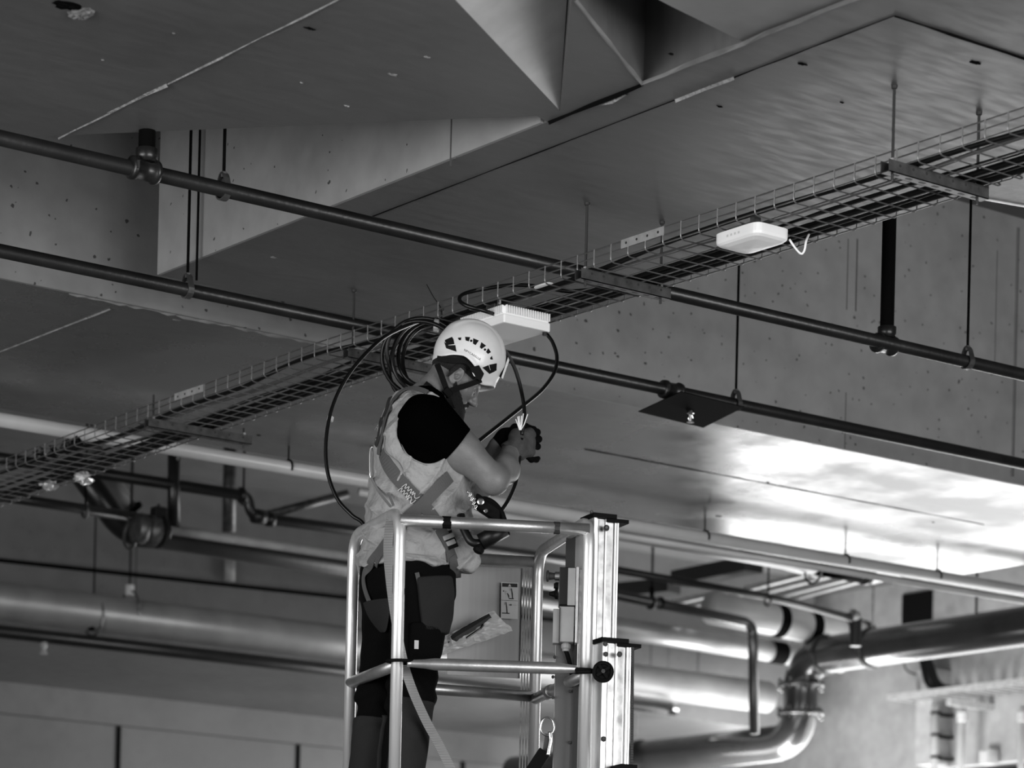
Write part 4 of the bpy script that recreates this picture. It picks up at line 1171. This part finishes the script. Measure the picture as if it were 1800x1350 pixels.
def fingers_L(P, g):
    d = None
    for i, f in enumerate(FL):
        e = s_chain(P, [LP(*p) for p in f], [.0105 + g, .0100 + g, .009 + g, .008 + g], .006)
        d = e if d is None else np.minimum(d, e)
    return np.minimum(d, s_chain(P, [LP(*p) for p in TL_], [.013 + g, .012 + g, .010 + g], .008))

def sd_body(P):
    d = sd_head(P)
    d = smin(d, s_cone(P, NK0, NK1, .068, .060), .03)
    d = smin(d, sd_torso(P, -.035), .03)
    for sh, el, fm, wr in ((SHR, ELR, FMR, WRR), (SHL, ELL, (ELL + WRL) / 2, WRL)):
        arm = s_cone(P, sh, sh + (el - sh) * .5, .070, .071)
        arm = smin(arm, s_cone(P, sh + (el - sh) * .45, el, .069, .052), .03)
        arm = smin(arm, s_ell(P, el + (0, 0, -.006), (.05, .046, .05)), .02)
        arm = smin(arm, s_cone(P, el, fm, .052, .051), .02)
        arm = smin(arm, s_cone(P, fm, wr, .050, .033), .03)
        d = smin(d, arm, .015)
    d = smin(d, np.minimum(hand_R(P, 0), hand_L(P, 0)), .012)
    d = smin(d, np.minimum(fingers_R(P, 0), fingers_L(P, 0)), .006)
    for hp_, kn_, an_ in ((HIPR, KNR, ANR), (HIPL, KNL, ANL)):
        d = smin(d, s_chain(P, [hp_, kn_, an_], [.085, .058, .045], .03), .03)
    return d
Vb, Qb = sdf_mesh(sd_body, (-.30, -.34, .10), (.62, .38, 2.0), .0042)
body = link('person', np_mesh('person', Vb, Qb, 'skin'))
body.matrix_world = PMW
tag(body, 'worker in white helmet and pale vest bent over a cable in the lift basket', 'person')
def bpart(name, me, parent=None, label=None):
    o = bpy.data.objects.new(name, me); COL.objects.link(o); o.parent = parent or body
    if label: o['label'] = label
    return o
def bobj(name, vf, mt, parent=None, smooth=False, label=None): return bpart(name, mesh(name, vf[0], vf[1], mt, smooth), parent, label)
def bsdf(name, fn, lo, hi, h, mt, parent=None, label=None): return bpart(name, np_mesh(name, *sdf_mesh(fn, lo, hi, h), mt), parent, label)

# --- hair, beard, eyebrow, eye
def sd_hair(P):
    q = toH(P); d = sd_head(P) - .006 + .0015 * np.sin(q[:, 0] * 700) * np.sin(q[:, 2] * 600)
    m1_ = np.minimum(-(q[:, 0] + .012) , .3)            # behind the ear
    keep = np.maximum(q[:, 0] + .022 - .30 * (q[:, 2] - .0), -.028 - q[:, 2])
    side = np.maximum(q[:, 0] - .055, .030 - q[:, 2])
    return np.maximum(d, np.minimum(keep, side))
hlo, hhi = fromH((0, 0, 0)) - .19, fromH((0, 0, 0)) + .19
bsdf('hair', sd_hair, hlo, hhi, .004, 'hair')
def sd_beard(P):
    q = toH(P); ay = np.abs(q[:, 1])
    d = sd_head(P) - .007 - .016 * np.clip((-q[:, 2] - .07) / .04, 0, 1) + .002 * np.sin(q[:, 0] * 500 + q[:, 2] * 300) * np.sin(q[:, 1] * 420)
    line = q[:, 2] + .022 + .42 * np.clip(q[:, 0] - .0, 0, .2)     # cheek line, lower towards the mouth
    line = np.maximum(line, -(q[:, 0] - .004 + .25 * (q[:, 2] + .03)))
    return np.maximum(d, line)
bsdf('beard', sd_beard, hlo, hhi, .004, 'beard')
def sd_must(P):
    q = toH(P); s = q.copy(); s[:, 1] = np.abs(q[:, 1])
    return s_cone(s, (.099, .003, -.043), (.084, .028, -.060), .006, .005) + .001 * np.sin(q[:, 1] * 600)
bsdf('moustache', sd_must, hlo, hhi, .003, 'beard')
def sd_brow(P):
    q = toH(P); s = q.copy(); s[:, 1] = np.abs(q[:, 1])
    return s_cone(s, (.096, .014, .034), (.078, .046, .034), .005, .004)
bsdf('eyebrows', sd_brow, hlo, hhi, .003, 'hair')
def sd_lash(P):
    q = toH(P); s = q.copy(); s[:, 1] = np.abs(q[:, 1])
    return s_cone(s, (.091, .024, .003), (.083, .043, .004), .0025, .002)
bsdf('eyelashes', sd_lash, hlo, hhi, .0022, 'hair')

# --- t-shirt
def wrinkle(P, amp, f=(40, 30, 25), ph=0):
    a = np.sin(P[:, 0] * f[0] + 2.2 * np.sin(P[:, 2] * f[2] * .5 + ph) + ph) * np.sin(P[:, 2] * f[2] + 1.7 * np.sin(P[:, 1] * f[1] * .6) + ph * 2)
    return amp * a
SLE = SHR + (ELR - SHR) * .41; SLEL = SHL + (ELL - SHL) * .41
def sd_shirt(P):
    d = sd_torso(P, -.022, zhi=TZ[-1] + .0)
    for sh, en, el, sg in ((SHR, SLE, ELR, -1), (SHL, SLEL, ELL, 1)):
        a = s_cone(P, sh + (-.008, -.02 * sg, .0), en, .112, .084)
        ax = nrm(el - sh); a = smax(a, (P - en) @ ax, .004)
        d = smin(d, a, .03)
    d = smin(d, s_cone(P, NK0 + (.02, 0, -.03), NK0 + (.030, 0, .006), .085, .075), .02)
    return d + wrinkle(P, .0025)
bsdf('t_shirt', sd_shirt, (-.30, -.36, .86), (.45, .36, 1.66), .006, 'shirt', label='plain black t-shirt')

# --- vest
ARM = LP(752, 757, -.2)
def sd_vest(P):
    z = P[:, 2]
    d = sd_torso(P, .004)
    # front panel swinging forward at the hem
    fl = s_cone(P, LP(800, 880, -.09), LP(815, 985, -.10), .05, .062)
    d = smin(d, fl, .03)
    d = smax(d, TZ[0] - .012 - z, .006)
    # collar round the neck
    col = smax(s_cone(P, NK0 + (-.045, 0, -.05), NK0 + (-.015, 0, .018), .100, .082), -(s_cone(P, NK0 + (-.045, 0, -.05), NK0 + (.0, 0, .06), .076, .074)), .006)
    col = np.maximum(col, (P[:, 0] - NK0[0]) * .35 + (P[:, 2] - NK0[2]) - .012)
    d = smin(d, col, .018)
    d = d + .0045 * np.sin(P[:, 2] * 62 + 2.5 * np.sin(P[:, 0] * 17 + P[:, 1] * 9)) * np.clip((1.25 - z) / .25, 0, 1) * (.4 + .6 * np.sin(P[:, 0] * 13 + 1) ** 2) + wrinkle(P, .008, (30, 22, 19), .7) + wrinkle(P, .0045, (60, 40, 46), 1.9)
    u = P[:, 2] * 30 + P[:, 0] * 16 + 1.3 * np.sin(P[:, 0] * 11 + P[:, 1] * 14)
    w2 = P[:, 2] * 22 - P[:, 0] * 27 + 1.1 * np.sin(P[:, 2] * 13 + P[:, 1] * 9)
    f1 = (1 - np.abs(np.sin(u))) ** 3; f2 = (1 - np.abs(np.sin(w2))) ** 3
    msk = .45 + .55 * np.sin(P[:, 0] * 9 + P[:, 2] * 7 + 2)
    d = d - .015 * f1 * np.clip(msk, 0, 1) - .014 * f2 * np.clip(1 - msk, 0, 1) + .004
    # armholes
    r = np.sqrt(((P[:, 0] - ARM[0]) / .108) ** 2 + ((P[:, 2] - ARM[2]) / .122) ** 2)
    hole = np.maximum((r - 1) * .11, .085 - np.abs(P[:, 1]))
    d = smax(d, -hole, .006)
    nk = s_cone(P, NK0 + (.03, 0, -.055), NK0 + (.06, 0, .08), .082, .09)
    d = smax(d, -nk, .006)
    pa, pb = LP(742, 686, -.13), LP(786, 722, -.13); dv = nrm(pb - pa)
    d = smax(d, (P[:, 0] - pa[0]) * -dv[2] + (P[:, 2] - pa[2]) * dv[0], .008)
    return d
vest = bsdf('vest', sd_vest, (-.30, -.32, .86), (.45, .32, 1.70), .005, 'vest', label='pale work vest')

# --- trousers, pockets, boots
def sd_trouser(P):
    z = P[:, 2]
    hi_ = TZ[1] + .03
    d = smax(sd_torso(P, -.012, zlo=.80, zhi=hi_), -P[:, 2] + .83, .03)
    a = s_ell(P, ((HIPR + HIPL) / 2 + (.0, 0, -.03)), (.165, .195, .15))
    d = smin(d, np.maximum(a, z - .99), .03)
    legs = None
    for hp_, kn_, an_, ph in ((HIPR, KNR, ANR, .3), (HIPL, KNL, ANL, 1.9)):
        l = s_chain(P, [hp_, kn_, an_ + (0, 0, .05)], [.118, .083, .078], .05)
        l = l + .006 * np.sin(z * 75 + 3 * np.sin(P[:, 0] * 25 + ph) + ph) * np.exp(-((z - .45) / .12) ** 2) + wrinkle(P, .004, (38, 30, 22), ph)
        legs = l if legs is None else smin(legs, l, .02)
    d = smin(d, legs, .035)
    return np.maximum(d, .11 - z)
trou = bsdf('trousers', sd_trouser, (-.34, -.34, .08), (.34, .34, 1.03), .006, 'trouser', label='black work trousers with grey panels')
def pocket(name, c, half, mt, rot=0.0):
    def f(P):
        q = P - c; cr, sr = math.cos(rot), math.sin(rot)
        q = np.stack([q[:, 0] * cr + q[:, 2] * sr, q[:, 1], -q[:, 0] * sr + q[:, 2] * cr], 1)
        bx_ = s_box(q, (0, 0, 0), half, .015)
        return smax(bx_, sd_trouser(P) - .016, .008)
    m_ = max(half) + .05
    return bsdf(name, f, c - m_, c + m_, .005, mt, trou)
pocket('thigh_pocket', LP(770, 1062, -.20), (.075, .12, .105), 'trouser_grey', .15)
pocket('holster_pocket', LP(748, 1135, -.20), (.062, .10, .085), 'trouser', 0)
pocket('back_pocket', LP(664, 1085, -.16), (.05, .14, .075), 'trouser_grey', 0)
pocket('knee_patch', LP(722, 1300, -.16), (.075, .12, .15), 'trouser_grey', -.1)
pocket('knee_patch', LP(655, 1310, .02), (.07, .10, .11), 'trouser_grey', -.1)
for an_ in (ANR, ANL):
    def f(P, an_=an_):
        d = s_cone(P, an_ + (0, 0, .12), an_ + (.0, 0, -.02), .062, .058)
        d = smin(d, s_cone(P, (an_[0] - .02, an_[1], .045), (an_[0] + .17, an_[1], .038), .046, .036), .03)
        return np.maximum(d, .0 - P[:, 2])
    bsdf('boot', f, (an_[0] - .15, an_[1] - .12, -.01), (an_[0] + .27, an_[1] + .12, .26), .007, 'dark_grey')

# --- gloves
glo, ghi = LP(880, 830, -.10) - .02, LP(960, 735, .12) + .02
glo = np.minimum(glo, WRL - .06)
def sd_gR(P):
    ax = nrm(LP(915, 780, -.035) - WRR)
    d = np.maximum(hand_R(P, .0035), -((P - WRR) @ ax) - .012)
    cuff = np.maximum(s_cone(P, WRR - ax * .012, WRR + ax * .02, .042, .038), -((P - WRR) @ ax) - .012)
    return smin(d, cuff, .004) + .0012 * np.sin(P[:, 0] * 160 + 40 * P[:, 2]) * np.sin(P[:, 2] * 130)
gR = bsdf('glove_back', sd_gR, glo, ghi, .003, 'glove_grey', label='grey back of the near glove')
bsdf('glove_fingers', lambda P: fingers_R(P, .003), glo, ghi, .0025, 'glove_black')
def sd_gL(P):
    ax = nrm(LP(905, 764, .05) - WRL)
    return np.minimum(np.maximum(hand_L(P, .004), -((P - WRL) @ ax) - .035), fingers_L(P, .003))
bsdf('glove_far', sd_gL, glo, ghi, .0028, 'glove_black')
# stripped conductors between the fingertips, held in the hands: a thing of its own
t = thing('stripped_wires', atD(914, 752, 11.17), 'fan of bright stripped wire ends held upright in the gloves', 'wires')
for (x, y) in ((906.5, 737), (910, 732.5), (912.5, 731.5), (916.5, 731), (920, 727), (927.5, 728)):
    obj('wire', tube([atD(914 + (x - 914) * .1, 756, 11.16), atD(914 + (x - 914) * .55, 746, 11.165), atD(x, y, 11.17)], .0019, 6), 'white_plastic', t)

# --- helmet
def helmet_pts(off):
    V = []
    nphi, nt = 96, 40
    for i in range(nt + 1):
        for k in range(nphi):
            ph = 2 * math.pi * k / nphi; c, s = math.cos(ph), math.sin(ph)
            af = ph if ph < math.pi else 2 * math.pi - ph
            rim = -.050 + .012 * max(0, c) ** 1.5 - .034 * math.exp(-((af - .80) / .34) ** 2) - .012 * (1 - c) / 2 - .034 * max(0, -c) ** 1.5 + .012 * max(0, 1 - abs((abs(ph if ph < math.pi else 2 * math.pi - ph) - 1.75) / .55)) ** 1.0
            e0 = math.asin(max(-.9, rim / .140)); el = e0 + (math.pi / 2 - e0) * (i / nt)
            x, y, z = .138 * math.cos(el) * c, .118 * math.cos(el) * s, .140 * math.sin(el)
            if c > 0: x *= 1.0 + .07 * max(0, 1 - i / 8) * c
            y *= 1 - .06 * max(0, c)
            r = math.sqrt((x / .150) ** 2 + (y / .122) ** 2)
            n_ = nrm((x / .138 ** 2, y / .118 ** 2, z / .140 ** 2))
            rd = .004 * (1 - np.clip((abs(y) - .052) / .012, 0, 1)) * np.clip((z - .02) / .03, 0, 1)
            lip = .006 * max(0, 1 - i / 3)
            V.append(fromH(np.array([x, y, z]) + n_ * (off + rd + lip) + np.array([-.004, 0, .115])))
    return V, nphi, nt
Vo, nphi, nt = helmet_pts(0.0)
Vi, _, _ = helmet_pts(-.005)
V = Vo + Vi; nO = len(Vo); Fc = []
for i in range(nt):
    for k in range(nphi):
        l = (k + 1) % nphi
        a, b, c, d = i * nphi + k, i * nphi + l, (i + 1) * nphi + l, (i + 1) * nphi + k
        Fc += [(a, b, c, d), (nO + d, nO + c, nO + b, nO + a)]
for k in range(nphi):
    l = (k + 1) % nphi; Fc.append((k, nO + k, nO + l, l))
helm = bobj('helmet', (V, Fc), 'helmet', None, True, 'white climbing style helmet with dark vents')
def bvh_of(o):
    me = o.data
    return BVHTree.FromPolygons([toW(v.co) for v in me.vertices], [tuple(p.vertices) for p in me.polygons])
HB = bvh_of(helm)
def hit(bv, x, y, lift=.0):
    r = ray(x, y); loc, n_, i, d = bv.ray_cast(Vector(CAM + r * 8), Vector(nrm(r)))
    if loc is None: return None
    n_ = np.array(n_); 
    if n_ @ r > 0: n_ = -n_
    return PM @ (np.array(loc) + n_ * lift - OO), PM @ n_
def patch(bv, poly, mtn, name, parent, lift=.0012):
    """polygon laid on a surface: fan with subdivided edges"""
    P = []
    for i in range(len(poly)):
        a, b = np.array(poly[i], float), np.array(poly[(i + 1) % len(poly)], float)
        for k in range(3): P.append(a + (b - a) * k / 3)
    c = np.mean(np.array(poly, float), 0)
    H_ = [hit(bv, *p, lift) for p in P] + [hit(bv, *c, lift)]
    if any(h is None for h in H_): return None
    mid = [hit(bv, *((p + c) / 2), lift) for p in P]
    if any(h is None for h in mid): return None
    V = [h[0] for h in H_[:-1]] + [h[0] for h in mid] + [H_[-1][0]]
    n = len(P); Fc = []
    for i in range(n):
        j = (i + 1) % n
        Fc += [(i, j, n + j, n + i), (n + i, n + j, 2 * n)]
    return bobj(name, (V, Fc), mtn, parent)
def circ(x, y, r, n=8): return [(x + r * math.cos(2 * math.pi * k / n), y + r * math.sin(2 * math.pi * k / n)) for k in range(n)]
mat('vent', .004, .7, spec=.2)
for pl in ([(782.8, 597.6), (794.6, 592.3), (797.3, 596.6), (798.9, 605.1), (786.5, 606.8), (782.2, 599.8)], [(781.1, 600.9), (785.4, 607.3), (800.5, 606.8), (802.6, 618.6), (784.4, 612.1)], [(805, 593.9), (811, 593.3), (810.2, 598.2), (806.9, 598.2)], [(817.5, 592.3), (826.3, 592.8), (824.1, 600.3), (818.7, 598.7)], circ(828.2, 599.2, 2.2), [(831.8, 594.9), (841.6, 598.7), (835.9, 606.8), (831.3, 604.1)], [(845.9, 601.7), (854.4, 607.8), (846.1, 613.5), (843.2, 610.5)], circ(852.3, 614.6, 2.1), [(858, 612.1), (862.8, 619.1), (857.4, 622.3), (854.2, 618.6)], [(864.4, 625.6), (866.2, 632), (862.2, 632), (861.2, 629.3)], [(847.7, 646), (858.5, 641.7), (862.2, 653.5), (870.3, 652.4), (860.1, 657.2)], [(859.6, 641.1), (873, 638.4), (872.4, 651.3), (862.8, 653.5)], circ(791.4, 569.7, 2.4)):
    patch(HB, pl, 'vent', 'vent', helm)
# lettering on the shell
fc = bpy.data.curves.new('lettering', 'FONT'); fc.body = 'NPYCARELLE'; fc.size = 1.0; fc.space_character = 1.25
fo = bpy.data.objects.new('lettering_tmp', fc); COL.objects.link(fo)
dg = bpy.context.evaluated_depsgraph_get(); tm = bpy.data.meshes.new_from_object(fo.evaluated_get(dg))
tv = [np.array(v.co) for v in tm.vertices]; tf = [tuple(p.vertices) for p in tm.polygons]
bpy.data.objects.remove(fo); 
xm = max(p[0] for p in tv); V = []
for p in tv:
    u = p[0] / xm; v = p[1] / .72
    bx_, by_ = 815.5 + 28.5 * u - 2.2 * v * .55, 616.8 + 17.0 * u - 4.6 * v * .85 + 1.2 * u * (1 - u) * -2
    hh = hit(HB, bx_ + 2.2 * v, by_, .0012); V.append(hh[0] if hh else fromH((0, -.12, .08)))
bobj('lettering', (V, tf), 'dark_grey', helm)
# black brackets, lamp clip, chin strap
def slabpoly(poly, y0, y1, mtn, name, par):
    A = [LP(x, y, y0) for x, y in poly]; B = [LP(x, y, y1) for x, y in poly]; n = len(poly)
    return bobj(name, (A + B, [tuple(range(n)), tuple(range(2 * n - 1, n - 1, -1))] + [(i, n + i, n + (i + 1) % n, (i + 1) % n) for i in range(n)]), mtn, par)
slabpoly([(826, 646), (842, 642), (851, 657), (845, 670), (833, 662)], -.118, -.100, 'helmet_dark', 'ear_bracket', helm)
slabpoly([(829.5, 654), (833, 657), (835.5, 662), (833, 661)], -.1185, -.118, 'galv_bright', 'bracket_badge', helm)
slabpoly([(887, 617), (893, 628), (881, 664), (875, 661), (884, 640), (887, 633)], -.035, .035, 'rubber', 'lamp_clip', helm)
slabpoly([(893, 628), (895.5, 633), (884, 666), (881, 664)], -.032, .032, 'chrome', 'lamp_clip_edge', helm)
def ribbon(pts, wdt, th, mtn, name, par, nrmls=None, n=6):
    """flat band along points (local); nrmls give the outward side"""
    P = catmull(pts, n); N_ = catmull(nrmls, n) if nrmls is not None else [np.array([0, -1.0, 0])] * len(P)
    V, Fc = [], []
    for i, p in enumerate(P):
        a = P[max(i - 1, 0)]; b = P[min(i + 1, len(P) - 1)]
        t_ = nrm(b - a); nn = nrm(N_[i]); s_ = nrm(np.cross(t_, nn)); nn = np.cross(s_, t_)
        for (u, v) in ((-1, 0), (1, 0), (1, 1), (-1, 1)):
            V.append(p + s_ * u * wdt / 2 + nn * v * th)
    m_ = len(P)
    for i in range(m_ - 1):
        a, b = i * 4, i * 4 + 4
        for k in range(4):
            l = (k + 1) % 4; Fc.append((a + k, b + k, b + l, a + l))
    Fc += [(3, 2, 1, 0), tuple((m_ - 1) * 4 + k for k in range(4))]
    return bobj(name, (V, Fc), mtn, par)
ribbon([LP(768, 640, -.078), LP(774, 655, -.084), LP(780, 672, -.082), LP(786, 688, -.078)], .022, .003, 'rubber', 'chin_strap', helm)
ribbon([LP(846, 668, -.098), LP(822, 677, -.092), LP(800, 684, -.086), LP(786, 690, -.08)], .020, .003, 'rubber', 'chin_strap', helm)
ribbon([LP(786, 688, -.078), LP(790, 706, -.070), LP(797, 722, -.045), LP(802, 728, 0), LP(797, 722, .045)], .020, .003, 'rubber', 'chin_strap', helm, nrmls=[(0, -1, 0), (0, -1, -.3), (.2, -.7, -.7), (.2, 0, -1), (.2, .7, -.7)])
bobj('strap_buckle', obox(LP(787, 690, -.083), LP(793, 697, -.083) - LP(787, 690, -.083), (0, 1, 0), np.cross(nrm(LP(793, 697, -.083) - LP(787, 690, -.083)), (0, 1, 0)), .018, .006, .014, .003), 'rubber', helm)
ribbon([LP(768, 630, -.075), LP(795, 634, -.088), LP(820, 636, -.094), LP(833, 650, -.098)], .02, .004, 'helmet_dark', 'head_band', helm)

# --- harness: bands laid on the vest and trousers
VB = bvh_of(vest); TBV = bvh_of(trou)
harn = bobj('harness', ribbon.__defaults__ and ([], []), 'webbing', None) if False else None
def band_on(bvs, pix, wdt, mtn, name, par, th=.003, lift=.003, n=5):
    pts, ns = [], []
    fine = catmull([np.array([x, y, 0.0]) for x, y in pix], 4)
    for p in fine:
        hs = [h for h in (hit(b, p[0], p[1], lift) for b in bvs) if h]
        if not hs: continue
        h = min(hs, key=lambda q: np.linalg.norm(toW(q[0]) - CAM)); pts.append(h[0]); ns.append(h[1])
    if len(pts) < 3: return None
    # relax so that the band stays taut
    for _ in range(3):
        pts = [pts[0]] + [(pts[i - 1] + 2 * pts[i] + pts[i + 1]) / 4 + ns[i] * .0006 for i in range(1, len(pts) - 1)] + [pts[-1]]
        ns = [ns[0]] + [nrm(ns[i - 1] + ns[i] + ns[i + 1]) for i in range(1, len(ns) - 1)] + [ns[-1]]
    return ribbon(pts, wdt, th, mtn, name, par, ns, 2)
S1 = band_on([VB], [(672, 795), (690, 830), (718, 862), (748, 893), (772, 928), (786, 958), (794, 985)], .050, 'webbing', 'harness', None)
S1['label'] = 'grey full body safety harness'
HN = S1
band_on([VB], [(752, 692), (735, 686), (716, 686), (700, 697), (688, 716), (679, 742), (672, 775), (668, 800)], .020, 'webbing', 'shoulder_strap', HN, lift=.006)
band_on([VB], [(789, 838), (770, 858), (745, 885), (722, 905), (700, 932), (680, 958), (662, 982), (650, 998)], .046, 'webbing', 'waist_strap', HN, lift=.006)
band_on([VB, TBV], [(792, 978), (799, 1000), (803, 1016)], .034, 'webbing', 'leg_strap', HN, lift=.006)
band_on([VB, TBV], [(662, 975), (650, 995), (642, 1015), (646, 1040), (658, 1068), (672, 1092)], .028, 'webbing', 'leg_strap', HN, lift=.006)
band_on([TBV], [(733, 1008), (738, 1030), (743, 1048)], .016, 'webbing', 'tool_loop', HN, lift=.004)
# buckle
h = hit(VB, 786, 950, .008); c = h[0]; d_ = nrm(LP(796, 975, c[1]) - LP(776, 930, c[1])); nn = h[1]
bk = bobj('buckle', obox(c, d_, np.cross(d_, nn), nn, .034, .031, .006, .003), 'black_plastic', HN)
bobj('buckle_bar', obox(c + nn * .007 - d_ * .016, d_, np.cross(d_, nn), nn, .009, .027, .004, .002), 'steel_grey', bk)
bobj('buckle_bar', obox(c + nn * .007 + d_ * .008, d_, np.cross(d_, nn), nn, .009, .022, .004, .002), 'steel_grey', bk)
bobj('buckle_edge', obox(c + nn * .004 - d_ * .034, d_, np.cross(d_, nn), nn, .002, .03, .004), 'chrome', bk)
# zigzag stitching
zz = [(712 + 15 * u + (4 if k % 2 else -4) * .9, 862 + 16 * u + (-4 if k % 2 else 4)) for k, u in enumerate(np.linspace(-.3, 1.1, 12))]
for s in (-3.5, 3.5):
    band_on([VB], [(x + s, y - s) for x, y in zz], .0022, 'thread', 'stitching', HN, th=.001, lift=.0085, n=1)
# dorsal ring, carabiner and shock pack
def metal_loop(pix, D, r, mtn, name, closed=True):
    P = [PM @ (atD(x, y, D) - OO) for x, y in pix]
    return bobj(name, tube(catmull(P, 5, closed), r, 8, closed=closed), mtn, HN, True)
metal_loop([(651, 790), (657, 787), (663, 792), (664, 835), (658, 841), (651, 836)], 11.13, .0045, 'chrome', 'carabiner')
metal_loop([(662, 770), (666, 780), (663, 797), (659, 790)], 11.14, .004, 'chrome', 'dorsal_ring')
bobj('carabiner_gate', cyl(PM @ (atD(663, 815, 11.12) - OO), PM @ (atD(663, 832, 11.12) - OO), .008, 10), 'galv_bright', HN)
band_on([VB], [(690, 703), (684, 722), (676, 745), (671, 765), (666, 785)], .018, 'dark_grey', 'back_webbing', HN, lift=.012)
metal_loop([(669, 735), (672, 738), (669, 750), (666, 748)], 11.1, .0025, 'dark_grey', 'adjuster')
for w_, (a, b) in enumerate((((652, 840), (688, 892)), ((662, 838), (692, 890)))):
    P = [PM @ (atD(*a, 11.10) - OO), PM @ (atD((a[0] + b[0]) / 2 + (4 if w_ else -3), (a[1] + b[1]) / 2, 11.02) - OO), PM @ (atD(*b, 10.9) - OO)]
    ribbon(P, .010, .003, 'webbing_light', 'energy_absorber', HN, nrmls=[PM @ -FW] * 3)
# vest piping and seams
for pix in ([(676, 752), (677, 778), (678, 794), (700, 811), (708, 825), (712, 838)], [(783, 704), (762, 699), (742, 706), (722, 718), (704, 738), (700, 760), (706, 786), (722, 806), (750, 818)], [(640, 968), (690, 972), (740, 976), (795, 985)]):
    band_on([VB], pix, .004, 'vest_piping', 'vest_seam', vest, th=.0012, lift=.0015)
# collar strap patch and strap label
bobj('strap_patch', obox(LP(763, 690, -.074), LP(768, 687, -.074) - LP(758, 692, -.074), (0, 1, 0), np.cross(nrm(LP(768, 687, -.074) - LP(758, 692, -.074)), (0, 1, 0)), .014, .003, .009), 'webbing_light', HN)
ribbon([LP(745, 676, -.068), LP(757, 686, -.072), LP(768, 702, -.078), LP(778, 712, -.085)], .034, .003, 'rubber', 'collar_strap', HN)
# pocket label
hh = hit(TBV, 732, 1133, .02)
if hh: bobj('pocket_label', obox(hh[0], EX @ PM.T, (0, 1, 0), (0, 0, 1), .008, .002, .016), 'paper', trou)

# --- webbing lanyard running down the back of the basket post
def lan(px, py, D): return atD(px, py, D)
P = catmull([lan(690, 898, 10.88), lan(684, 930, 10.90), lan(682, 970, 10.92), lan(686, 1020, 10.93), lan(694, 1080, 10.93), lan(706, 1150, 10.92), lan(722, 1205, 10.92), lan(748, 1265, 10.95), lan(775, 1315, 11.0), lan(800, 1370, 11.03), lan(815, 1425, 11.05)], 6)
V, Fc = [], []
for i, p in enumerate(P):
    a, b = P[max(i - 1, 0)], P[min(i + 1, len(P) - 1)]
    t_ = nrm(b - a); s_ = nrm(np.cross(t_, FW)); n_ = np.cross(s_, t_)
    j = .0012 if i % 2 else 0
    for (u, v) in ((-1, 0), (1, 0), (1, 1), (-1, 1)): V.append(p + s_ * u * .017 + n_ * (v * .003 + j))
for i in range(len(P) - 1):
    for k in range(4):
        l = (k + 1) % 4; Fc.append((i * 4 + k, i * 4 + 4 + k, i * 4 + 4 + l, i * 4 + l))
mt_ = mat('lanyard', .26, .75, spec=.3)
nt_ = mt_.node_tree; wv = nt_.nodes.new('ShaderNodeTexWave'); wv.bands_direction = 'Z'; wv.inputs['Scale'].default_value = 55
tc_ = nt_.nodes.new('ShaderNodeTexCoord'); nt_.links.new(tc_.outputs['Object'], wv.inputs['Vector'])
mr_ = nt_.nodes.new('ShaderNodeMapRange'); mr_.inputs[3].default_value = .12; mr_.inputs[4].default_value = .32
nt_.links.new(wv.outputs['Fac'], mr_.inputs[0]); nt_.links.new(mr_.outputs[0], nt_.nodes['Principled BSDF'].inputs['Base Color'])
o = obj('safety_lanyard', (V, Fc), mt_); tag(o, 'ribbed grey webbing lanyard hanging behind the front basket post', 'lanyard')

# --- black tool hanging at the belt, with key ring
t = thing('cable_tool', atD(845, 930, 11.0), 'black cable tool hung at the belt in front of the vest', 'tool')
def tb(p, q, r0, r1, mtn, name, par=None, seg=12):
    return obj(name, cyl(p, q, r0, seg, r1), mtn, par or t, True)
gr = tb(atD(845, 953, 10.98), atD(888, 929, 10.98), .032, .032, 'black_plastic', 'tool_grip')
obj('grip_ring', lathe(atD(884, 931, 10.98), atD(888, 929, 10.98) - atD(845, 953, 10.98), [(0, .026), (.002, .031), (.014, .031), (.016, .026)], 14), 'rubber', gr)
obj('grip_highlight', obox(atD(886, 930, 10.95), atD(890, 935, 10.95) - atD(882, 925, 10.95), FW, RT, .014, .002, .002), 'chrome', gr)
arm_ = obj('tool_frame', tube(bend([atD(810, 905, 11.0), atD(813, 925, 10.99), atD(828, 955, 10.98), atD(848, 955, 10.98)], .05), .016, 10), 'black_plastic', t, True)
obj('tool_head', obox(atD(858, 895, 11.0), atD(880, 908, 11.0) - atD(838, 880, 11.0), UP, FW, .055, .030, .03, .012), 'rubber', t)
obj('tool_handle', tube(catmull([atD(832, 888, 11.0), atD(848, 878, 11.0), atD(866, 884, 11.0), atD(880, 900, 11.0), atD(886, 915, 11.0)], 6), .012, 10), 'rubber', t, True)
obj('tool_screw', lathe(atD(845, 882, 10.96), -FW, [(0, .013), (.006, .013), (.008, .008)], 12), 'chrome', t)
obj('tool_screw', lathe(atD(854, 898, 10.955), -FW, [(0, .008), (.006, .008), (.008, .005)], 12), 'chrome', t)
obj('tool_knob', lathe(atD(842, 965, 10.98), nrm(atD(838, 971, 10.98) - atD(846, 955, 10.98)), [(-.02, .015), (0, .022), (.012, .02), (.018, .01)], 14), 'rubber', t)
obj('blade_guard', obox(atD(840, 935, 11.03), RT, UP, FW, .018, .012, .004), 'vest', t)
t = thing('key_chain', atD(828, 880, 10.97), 'bunch of small bright chain links clipped above the cable tool', 'chain')
for k in range(9):
    c = atD(823 + k * 1.6 + (2 if k % 2 else 0), 866 + k * 3.6, 10.96)
    oval(c, nrm(RT + UP * (1 if k % 2 else -1)), UP if k % 2 else FW, .008, .005, .0018, 'chrome', t, 'chain_link', 10)
